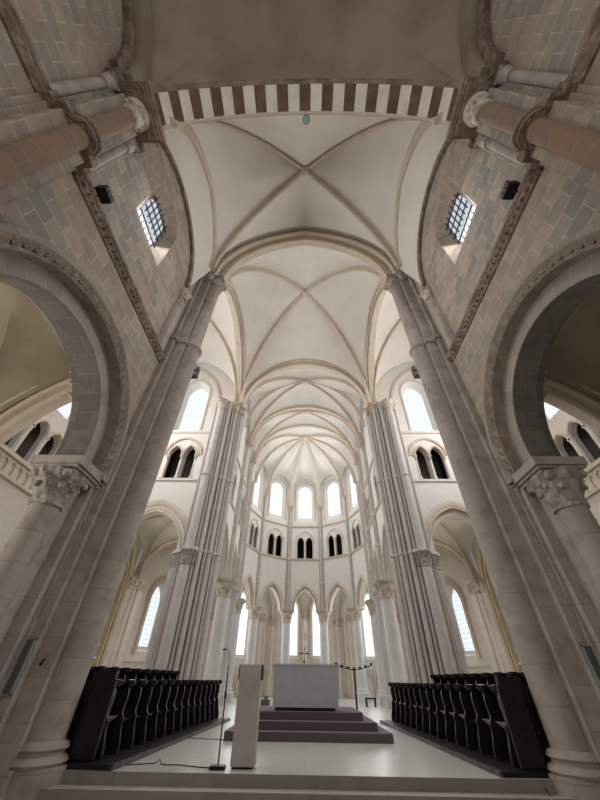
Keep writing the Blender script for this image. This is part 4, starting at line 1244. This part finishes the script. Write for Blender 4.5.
# ================================================================== FURNITURE
# ---- choir stalls: one built row per side and rank, every partition and folding seat its own part
def stall_row(s, y0, n, pitch, xf, ztop, label, front=True, up=()):
    """xf = |x| of the partitions' front edge; rows run away from the nave"""
    t = thing('choir_stalls', label, 'stalls', (s * xf, y0, 0), 'choir stall rows')
    y1 = y0 + n * pitch
    base = 0.07 if front else 0.26
    xb = xf + 0.72
    a = MB(); a.box(*sorted((s * (xb - .04), s * xb)), y0, y1, base, ztop - 0.04); a.build('back_panel', M['wood'], t)
    if front:
        a = MB(); a.box(*sorted((s * (xf - .52), s * (xb + .1))), y0 - .42, y1 + .15, 0.0, 0.07, 0, 0)
        a.box(*sorted((s * (xf - .55), s * (xf - .50))), y0 - .42, y1 + .15, 0.0, 0.078, 1)  # painted highlight along the front edge
        a.build('plinth', [M['wood'], M['wood_edge']], t)
    if not front:
        a = MB(); a.box(*sorted((s * (xf - .09), s * (xb + .05))), y0 - .1, y1 + .1, 0.0, base); a.build('plinth', M['wood'], t)
    a = MB(); a.box(*sorted((s * (xf + .14), s * (xb + .05))), y0 - .05, y1 + .05, ztop - .06, ztop); a.build('top_rail', M['wood'], t)
    for k in range(n + 1):
        y = y0 + k * pitch
        # side profile of a partition: sloping shoulder knob, scooped upper half, seat-height nose, curved foot
        H = ztop - base
        pf = [(-0.07, 0), (-0.08, 0.03), (-0.07, 0.14), (-0.02, 0.30), (0.0, 0.40), (-0.01, 0.46), (0.02, 0.50), (0.05, 0.55), (0.04, 0.64), (0.025, 0.74), (0.03, 0.84), (0.05, 0.90), (0.03, 0.94), (0.0, 0.965), (0.02, 1.0), (0.16, 1.01), (0.72, 1.01), (0.72, 0)]
        w = 0.055 if 0 < k < n else 0.08
        a = MB()
        L_ = [V((s * (xf + p), y - w / 2, base + h * H)) for p, h in pf]
        R_ = [q + V((0, w, 0)) for q in L_]
        a.quad(L_); a.quad(R_)
        for i in range(len(L_)):
            j = (i + 1) % len(L_)
            edge = 1 if 7 <= i < 11 else 0  # upper front edge takes the painted highlight
            a.quad([L_[i], L_[j], R_[j], R_[i]], None, edge)
        p = a.build('partition', [M['wood'], M['wood_edge']], t, smooth=40)
        a = MB(); a.lathe(s * (xf + .05), y, [(0.04, ztop - .11), (0.09, ztop - .08), (0.105, ztop - .03), (0.10, ztop + .02), (0.02, ztop + .03)], 12); a.build('shoulder_knob', M['wood'], p)
    for k in range(n):
        ya, yb = y0 + k * pitch + .05, y0 + (k + 1) * pitch - .05
        zz = base + 0.47
        a = MB()
        if k in up:                                   # tipped up: the seat stands against the back, bracket to the front
            a.box(*sorted((s * (xf + .36), s * (xf + .40))), ya, yb, zz, zz + .36)
            q = a.build('seat', M['wood'], t)
            a = MB()
            ym = (ya + yb) / 2
            Lp = [V((s * (xf + .06), ym - .17, zz + .10)), V((s * (xf + .06), ym + .17, zz + .10)), V((s * (xf + .36), ym + .17, zz + .08)), V((s * (xf + .36), ym - .17, zz + .08))]
            Lq = [V((s * (xf + .12), ym - .15, zz + .05)), V((s * (xf + .12), ym + .15, zz + .05)), V((s * (xf + .36), ym + .06, zz - .14)), V((s * (xf + .36), ym - .06, zz - .14))]
            a.quad(Lp); a.quad(Lq)
            for i in range(4):
                j = (i + 1) % 4
                a.quad([Lp[i], Lp[j], Lq[j], Lq[i]])
            a.build('misericord_bracket', M['wood_pale'], q)
        else:
            a.box(*sorted((s * (xf + .12), s * (xf + .55))), ya, yb, zz - .02, zz + .03)
            a.build('seat', M['wood_edge'] if k % 3 == 0 else M['wood'], t)
        a = MB(); a.box(*sorted((s * (xf + .5), s * (xf + .53))), ya, yb, base, zz); a.build('riser_panel', M['wood'], t)
    t.rotation_euler = (0, 0, s * math.radians(2.6))        # the rows draw together slightly towards the altar
    return t


stall_row(-1, 9.0, 14, 0.635, 3.98, 1.19, 'front row of dark oak choir stalls on the left of the altar', up=(0, 13))
stall_row(1, 9.05, 14, 0.645, 4.0, 1.19, 'front row of dark oak choir stalls on the right of the altar', up=(0, 1, 3, 4, 5, 7, 8, 9, 11, 12, 13))
stall_row(-1, 9.22, 9, 0.66, 4.90, 1.43, 'raised back row of dark oak choir stalls on the left of the altar', front=False)
stall_row(1, 9.25, 9, 0.68, 4.92, 1.43, 'raised back row of dark oak choir stalls on the right of the altar', front=False)
for s in (-1, 1):                                     # wall of the row toward the nave
    t = thing('stall_end', 'dark panelled end of the choir stalls against the %s crossing pier' % SIDE[s], 'stall end', (s * 4.45, 8.9, 0), 'stall ends')
    a = MB(); a.prism([(s * 3.95, 8.74), (s * 4.40, 8.74), (s * 4.40, 8.82), (s * 3.95, 8.82)], 0.1, 1.19)
    a.prism([(s * 4.40, 8.76), (s * 4.46, 8.93), (s * 4.70, 8.95), (s * 4.70, 8.99), (s * 4.4, 8.98), (s * 4.36, 8.8)], 0.1, 1.19)
    a.build('panel', M['wood'], t)
    a = MB(); a.box(*sorted((s * 4.14, s * 4.66)), 9.08, 9.2, 1.19, 1.36); a.build('book_rest', M['wood'], t)

# ---- stepped dais with the altar
t = thing('altar_dais', 'three mauve carpeted steps raising the altar', 'dais', (0.06, 12.45, 0))
cxd = 0.09
for k, (hw, ya, z0, z1) in enumerate(((2.30, 12.42, 0.0, 0.185), (1.96, 12.78, 0.185, 0.365), (1.62, 13.14, 0.365, 0.545))):
    a = MB(); a.box(cxd - hw, cxd + hw, ya, 16.6 - .36 * k, z0, z1, 0, 1); a.build('step', [M['carpet'], M['carpet_lit']], t)
t = thing('altar', 'block altar under a pale grey cloth on the carpeted dais', 'altar', (0.0, 13.4, 0.545))
a = MB()
pts = [(-0.99, 13.42), (1.03, 13.42), (1.03, 14.55), (-0.99, 14.55)]
pt2 = [(-1.04, 13.36), (1.09, 13.36), (1.09, 14.6), (-1.04, 14.6)]
for i in range(4):
    j = (i + 1) % 4
    n = 10
    for k in range(n):
        u0, u1 = k / n, (k + 1) / n
        f = lambda P, q: (P[i][0] + (P[j][0] - P[i][0]) * q, P[i][1] + (P[j][1] - P[i][1]) * q)
        w0, w1 = 0.006 * math.sin(9 * u0 * 2), 0.006 * math.sin(9 * u1 * 2)
        a.quad([(*f(pts, u0), 0.62), (*f(pts, u1), 0.62), (f(pt2, u1)[0], f(pt2, u1)[1] + w1, 1.62), (f(pt2, u0)[0], f(pt2, u0)[1] + w0, 1.62)])
a.quad([(*p, 1.62) for p in pt2]); a.quad([(*p, 0.62) for p in pts])
a.build('cloth_front', M['altar'], t, smooth=None)
a = MB(); a.box(-1.06, 1.11, 13.34, 14.63, 1.60, 1.64); a.build('altar_top', M['altar'], t)
a = MB(); a.box(-0.92, 0.92, 13.46, 14.5, 0.545, 0.625); a.build('shadow_gap', M['black'], t)  # black box painting the shaded gap under the altar

# ---- altar cross behind
t = thing('altar_cross', 'slim standing crucifix rising behind the altar', 'cross', (-0.03, 15.2, 0.545))
a = MB(); a.box(-0.2, 0.14, 15.03, 15.37, 0.545, 0.6); a.lathe(-0.03, 15.2, [(0.1, 0.6), (0.06, 0.66), (0.02, 0.72), (0.018, 1.72), (0.05, 1.74), (0.055, 1.78), (0.02, 1.82)], 10); a.build('pole', M['brass'], t)
a = MB(); a.box(-0.045, -0.015, 15.185, 15.215, 1.8, 2.18); a.box(-0.22, 0.16, 15.185, 15.215, 1.98, 2.015); a.build('cross_arms', M['black'], t)
a = MB(); a.ball((-0.03, 15.18, 2.06), 0.022, 8); a.tube([(-0.03, 15.175, 2.03), (-0.03, 15.165, 1.93), (-0.02, 15.175, 1.86)], 0.018, 6); a.tube([(-0.17, 15.178, 2.03), (-0.03, 15.172, 2.0), (0.11, 15.178, 2.03)], 0.010, 6); a.build('corpus', M['silver'], t)
# tall pale reliquary column in the axial chapel
t = thing('statue_column', 'slender pale column with a small statue in the axial chapel behind the altar', 'statue', (0.0, 38.6, 0))
a = MB(); base_mb(a, 0, 38.6, .2, 0, .8, 16); shaft_mb(a, 0, 38.6, .17, .7, 4.3, 16); a.build('shaft', M['grey_shaft'], t)
a = MB(); cap_mb(a, 0, 38.6, .17, 4.2, .45, 1.5, 14); a.build('capital', M['carve_pale'], t)
a = MB(); a.lathe(0, 38.6, [(.2, 4.65), (.17, 4.9), (.13, 5.2), (.17, 5.5), (.14, 5.65), (.06, 5.7), (.085, 5.78), (.09, 5.86), (.05, 5.95), (.01, 5.97)], 14, mod=lambda q, z: 1 + .08 * math.cos(5 * q)); a.build('statue', M['grey_shaft'], t)

# ---- lectern
t = thing('lectern', 'tall plain stone-coloured lectern at the front edge of the choir', 'lectern', (-1.22, 8.98, 0))
a = MB()
P0 = [(-1.40, 8.88), (-0.95, 8.88), (-0.95, 9.22), (-1.40, 9.22)]
a.prism(P0, 0.03, 1.49); a.build('body', M['lectern'], t, smooth=None)
a = MB(); a.box(-1.38, -1.0, 8.93, 9.18, 0.0, 0.032); a.build('foot', M['black'], t)
a = MB(); a.prism([(-1.44, 9.0), (-0.92, 9.0), (-0.92, 9.26), (-1.44, 9.26)], 1.24, 1.492); a.build('book_desk', M['black'], t)
# ---- microphone stand
t = thing('microphone_stand', 'thin black microphone stand with a gooseneck beside the lectern', 'microphone stand', (-1.62, 8.86, 0))
a = MB(); a.prism([(-1.76, 8.76), (-1.49, 8.76), (-1.49, 8.96), (-1.76, 8.96)], 0, 0.05); a.build('base', M['black'], t)
a = MB(); a.bar((-1.62, 8.86, 0.04), (-1.655, 8.86, 1.47), 0.014, 8); a.bar((-1.64, 8.86, 0.95), (-1.646, 8.86, 1.05), 0.022, 8); a.build('pole', M['black'], t)
a = MB(); a.tube([(-1.655, 8.86, 1.46), (-1.655, 8.85, 1.58), (-1.665, 8.83, 1.68), (-1.70, 8.80, 1.735), (-1.75, 8.77, 1.74)], 0.008, 6); a.build('gooseneck', M['black'], t)
a = MB(); a.tube([(-1.745, 8.775, 1.74), (-1.80, 8.75, 1.725)], 0.016, 8); a.build('microphone', M['black'], t)

# ---- candelabrum right of the altar
bx, by = 2.32, 19.6
t = thing('candelabrum', 'dark standing candelabrum with a bar of candles right of the altar', 'candelabrum', (bx, by, 0))
a = MB(); a.lathe(bx, by, [(0.26, 0), (0.26, .04), (.08, .08), (.05, .14)], 14); a.build('foot', M['black'], t)
a = MB(); a.lathe(bx, by, [(0.045, .1), (.04, .7), (.06, .74), (.04, .78), (.04, 1.6), (.06, 1.66)], 10); a.build('stem', M['black'], t)
a = MB()
xs = [-0.84, -0.56, -0.28, 0.0, 0.28, 0.56, 0.84]
hz = [1.80, 1.72, 1.66, 1.63, 1.66, 1.72, 1.80]
a.tube([(bx + x, by, z) for x, z in zip(xs, hz)], 0.02, 6); a.build('branch_bar', M['black'], t)
for x, z in zip(xs, hz):
    a = MB(); a.lathe(bx + x, by, [(.02, z), (.06, z + .04), (.075, z + .09), (.03, z + .09)], 10); c = a.build('candle_cup', M['black'], t)
    a = MB(); a.lathe(bx + x, by, [(.028, z + .08), (.026, z + .36), (.006, z + .37)], 8); a.build('candle', M['wax'], c)

# ---- small things on the choir floor
for k, (x, y, lab) in enumerate(((-2.85, 24.0, 'dark square planter left of the altar, nearer the column'), (-2.2, 24.2, 'dark square planter left of the altar, nearer the altar'))):
    t = thing('planter', lab, 'planter', (x, y, 0), 'dark planters')
    a = MB(); a.prism([(x - .24, y - .24), (x + .24, y - .24), (x + .24, y + .24), (x - .24, y + .24)], 0, .42); a.build('pot', M['panel'], t)
    a = MB()
    for q in range(14):
        an = q * 2.4
        a.bar((x, y, .4), (x + .16 * math.cos(an), y + .16 * math.sin(an), .55 + .01 * (q % 5)), .012, 4)
    a.build('sprigs', M['green'], t)
t = thing('bench', 'low dark bench beside the right apse columns', 'bench', (4.3, 28.5, 0))
a = MB(); a.box(3.95, 4.65, 28.3, 28.6, .36, .43); a.build('seat', M['wood'], t)
for x in (4.02, 4.58):
    a = MB(); a.box(x - .05, x + .05, 28.33, 28.57, 0, .36); a.build('leg', M['wood'], t)
x, y = -4.85, 20.0
t = thing('potted_plant', 'small green plant behind the far end of the left stalls', 'plant', (x, y, 0))
a = MB(); a.lathe(x, y, [(.16, 0), (.2, .9), (.22, .92), (.02, .92)], 12); a.build('pedestal_pot', M['wood'], t)
a = MB()
for q in range(40):
    an, el = q * 2.39996, .25 + .65 * ((q * 7) % 10) / 10
    d = V((math.cos(an) * math.cos(el), math.sin(an) * math.cos(el), math.sin(el)))
    c = V((x, y, .9)); e = c + d * (.34 + .12 * (q % 3)); w = d.cross(Z).normalized() * .035
    a.quad([c, c.lerp(e, .5) + w + Z * .06, e, c.lerp(e, .5) - w + Z * .06])
a.build('leaves', M['green'], t)

# ---- cables
def cable(lab, pts, r=0.008, grp='floor cables'):
    P = [V(p) for p in pts]
    out = []
    for i in range(len(P) - 1):
        p0, p1, p2, p3 = P[max(i - 1, 0)], P[i], P[i + 1], P[min(i + 2, len(P) - 1)]
        for k in range(6):
            u = k / 6
            out.append(0.5 * ((2 * p1) + (p2 - p0) * u + (2 * p0 - 5 * p1 + 4 * p2 - p3) * u * u + (3 * p1 - p0 - 3 * p2 + p3) * u ** 3))
    out.append(P[-1])
    a = MB(); a.tube(out, r, 6)
    return tag(a.build('cable', M['black']), lab, 'cable', grp)
cable('thin black cable from the microphone base to the left stalls', [(-1.76, 8.9, .01), (-2.05, 8.98, .01), (-2.4, 9.12, .01), (-2.75, 9.15, .01), (-2.86, 9.3, .05), (-2.95, 9.25, .01), (-3.3, 9.1, .01), (-3.42, 9.05, .01)])
cable('thin cable crossing the floor to the far left stalls', [(-1.75, 12.3, .01), (-2.4, 12.6, .01), (-3.0, 12.7, .01), (-3.42, 12.9, .01)])
cable('thin white lead trailing from the candelabrum to the right stalls', [(2.25, 19.3, .01), (2.7, 18.2, .01), (3.0, 17.2, .01), (3.38, 16.3, .01)])
cable('black cable hanging from the right stall end down the step', [(3.98, 8.84, .55), (4.1, 8.82, .35), (4.16, 8.70, .03), (4.13, 8.42, -.15), (4.14, 8.1, -.30), (4.3, 7.7, -.31)])

# ---- wall fittings
for s in (-1, 1):
    nm = SIDE[s]
    t = thing('floodlight', 'small dark floodlight on the string course of the %s nave wall' % nm, 'lamp', (s * 5.3, 2.5, 10.48), 'nave floodlights')
    a = MB(); a.box(*sorted((s * 5.36, s * 5.1)), 2.25, 2.62, 10.52, 10.74); a.build('housing', M['black'], t)
    a = MB()
    for k in range(3):
        a.box(*sorted((s * 5.095, s * 5.08)), 2.27 + .12 * k, 2.36 + .12 * k, 10.54, 10.72)
    a.build('lamp_faces', M['speaker'], t)
    a = MB(); a.bar((s * 5.4, 2.43, 10.46), (s * 5.25, 2.43, 10.56), .02); a.build('bracket', M['black'], t)
    t = thing('floodlight', 'grey box floodlight on the choir side of the %s crossing pier shaft' % nm, 'lamp', (s * 5.0, 9.2, 11.2), 'pier floodlights')
    a = MB(); a.bar((s * 5.1, 9.0, 11.9), (s * 4.92, 9.45, 11.5), .02); a.build('bracket', M['black'], t)
    for k in range(2):
        a = MB(); a.box(*sorted((s * (4.70), s * (5.0))), 9.28, 9.5, 11.0 + .32 * k, 11.26 + .32 * k); q = a.build('housing', M['speaker'], t)
        a = MB(); a.box(*sorted((s * (4.73), s * (4.97))), 9.26, 9.28, 11.03 + .32 * k, 11.23 + .32 * k); a.build('lamp_face', M['silver'], q)
    t = thing('notice_panel', 'narrow grey-blue notice panel on the %s crossing pier near the nave arch' % nm, 'panel', (s * 5.7, 7.6, 0.95), 'pier notice panels')
    a = MB(); a.box(*sorted((s * 5.41, s * 5.56)), 7.79, 7.83, 1.0, 1.8); a.build('panel_face', M['panel'], t)
    a = MB()
    for x0, x1, z0, z1 in ((5.39, 5.41, .98, 1.82), (5.56, 5.58, .98, 1.82), (5.39, 5.58, .98, 1.0), (5.39, 5.58, 1.8, 1.82)):
        a.box(*sorted((s * x0, s * x1)), 7.78, 7.84, z0, z1)
    a.build('rim', M['panel_rim'], t)
for x, z, lab in ((-5.22, 1.42, 'upper'), (-5.44, .62, 'lower')):
    y = 8.05 if x > -5.36 else 7.84
    t = thing('hole_stub', 'small dark stub standing for a hole in the left crossing pier, %s one' % lab, 'stub', (x, y - .02, z), 'pier hole stubs')  # dark stub set where the pier has a small hole
    a = MB(); a.tube([(x, y, z), (x, y - .06, z + .01), (x + .04, y - .08, z + .05), (x + .06, y - .06, z + .09)], .018, 6); a.build('stub', M['black'], t)
t = thing('spot_lamp', 'small round spot lamp hanging at the crown of the striped arch', 'lamp', (0.05, 1.75, 17.6))
a = MB(); a.bar((0.05, 1.66, 18.1), (0.05, 1.8, 17.95), .025); a.build('bracket', M['black'], t)
a = MB(); a.lathe(0.05, 1.82, [(.04, 18.02), (.13, 17.98), (.15, 17.86), (.14, 17.84)], 14); a.build('housing', M['black'], t)
a = MB(); a.lathe(0.05, 1.82, [(.001, 17.835), (.13, 17.835), (.13, 17.85), (.001, 17.85)], 14); a.build('lens', M['lens'], t)

# ================================================================== DAYLIGHT AND FILL LAMPS
def area(name, loc, target, sx, sy, watts, col=(1, 0.97, 0.93)):
    l = bpy.data.lights.new(name, 'AREA')
    l.shape = 'RECTANGLE'; l.size = sx; l.size_y = sy
    l.energy = watts; l.color = col
    o = bpy.data.objects.new(name, l)
    COL.objects.link(o)
    o.location = loc
    o.rotation_euler = (V(target) - V(loc)).to_track_quat('-Z', 'Y').to_euler()
    return o


SKY2 = (0.94, 0.97, 1.0)
SKY = (0.985, 0.99, 1.0)
for i in range(5):                                    # apse clerestory and chapels
    q = math.radians(-72 + 36 * i)
    d = V((math.sin(q), math.cos(q), 0))
    area('daylight_clerestory', V((0, AY, 17.2)) + d * 4.9, V((0, AY, 16.6)), 1.2, 3.4, 84, SKY2)
    area('daylight_chapel', V((0, AY, 5.5)) + d * 9.2, V((0, AY, 4.5)), 3.0, 4.0, 165, SKY2)
for s in (-1, 1):
    for y in (21.6, 25.75, 29.1):
        area('daylight_clerestory', (s * 4.5, y, 17.0), (0, y, 16.4), 1.1, 3.4, 104, SKY2)
    area('daylight_aisle', (s * 11.4, 21.6, 5.2), (s * 6, 21.4, 4.6), 1.6, 3.6, 110, (1, 0.96, 0.84))
    area('daylight_aisle', (s * 10.6, 26.4, 4.8), (s * 6, 24, 3.5), 1.4, 3.2, 75, (1, 0.97, 0.9))
    area('daylight_transept', (s * 8.9, 18.55, 17.4), (s * 8.6, 10, 16.6), 1.5, 4.0, 90, SKY)
    area('daylight_transept_end', (s * 12.9, 13.6, 14.6), (0, 13.4, 13.4), 5.0, 4.0, 720, SKY)
    area('daylight_nave', (s * 5.45, 4.38, 14.5), (-s * 5, 4.6, 5), 1.2, 2.0, 115, SKY)
    area('fill_rear_nave', (s * 5.4, -3.0, 13.2), (-s * 5, -2.6, 13.2), 1.4, 2.4, 140, SKY)  # added lamp to brighten the bay behind, no window in that wall
    area('fill_nave_aisle', (s * 11.1, 3.0, 3.5), (s * 8.0, 4.5, 9.5), 2.0, 3.0, (480 if s < 0 else 60), (1, 0.97, 0.88))  # added lamp aimed up to brighten the aisle vault, no window there
area('fill_west', (0, -6.2, 6), (0, 6, 3.5), 6, 7, 250, (1, 0.97, 0.94))  # added fill lamp behind the viewer, in front of a solid wall

wd = bpy.data.worlds.new('sky')
S.world = wd
wd.use_nodes = True
bg = wd.node_tree.nodes['Background']
bg.inputs[0].default_value = (0.9, 0.95, 1.0, 1)
bg.inputs[1].default_value = 0.6

# ================================================================== CAMERA
F = 312.6
def cv(x, y):
    return V((x - 300.0, 400.0 - y, -F))
zv = cv(305, 51).normalized()
yv = cv(305, 680)
yv = (yv - zv * yv.dot(zv)).normalized()
xv = yv.cross(zv)
cam = bpy.data.cameras.new('camera')
cam.sensor_fit = 'HORIZONTAL'
cam.sensor_width = 36
cam.lens = F / 600 * 36
cam.clip_start = 0.05
cam.clip_end = 200
co = bpy.data.objects.new('camera', cam)
COL.objects.link(co)
co.matrix_world = Matrix.Translation((0, 0, EYE)) @ Matrix((xv, yv, zv)).to_4x4()
S.camera = co

S.view_settings.view_transform = 'Standard'
S.view_settings.look = 'None'
S.view_settings.exposure = 0.12
S.view_settings.gamma = 1.0
S.view_settings.use_curve_mapping = False
S.cycles.use_denoising = True
S.cycles.max_bounces = 10
S.cycles.diffuse_bounces = 6
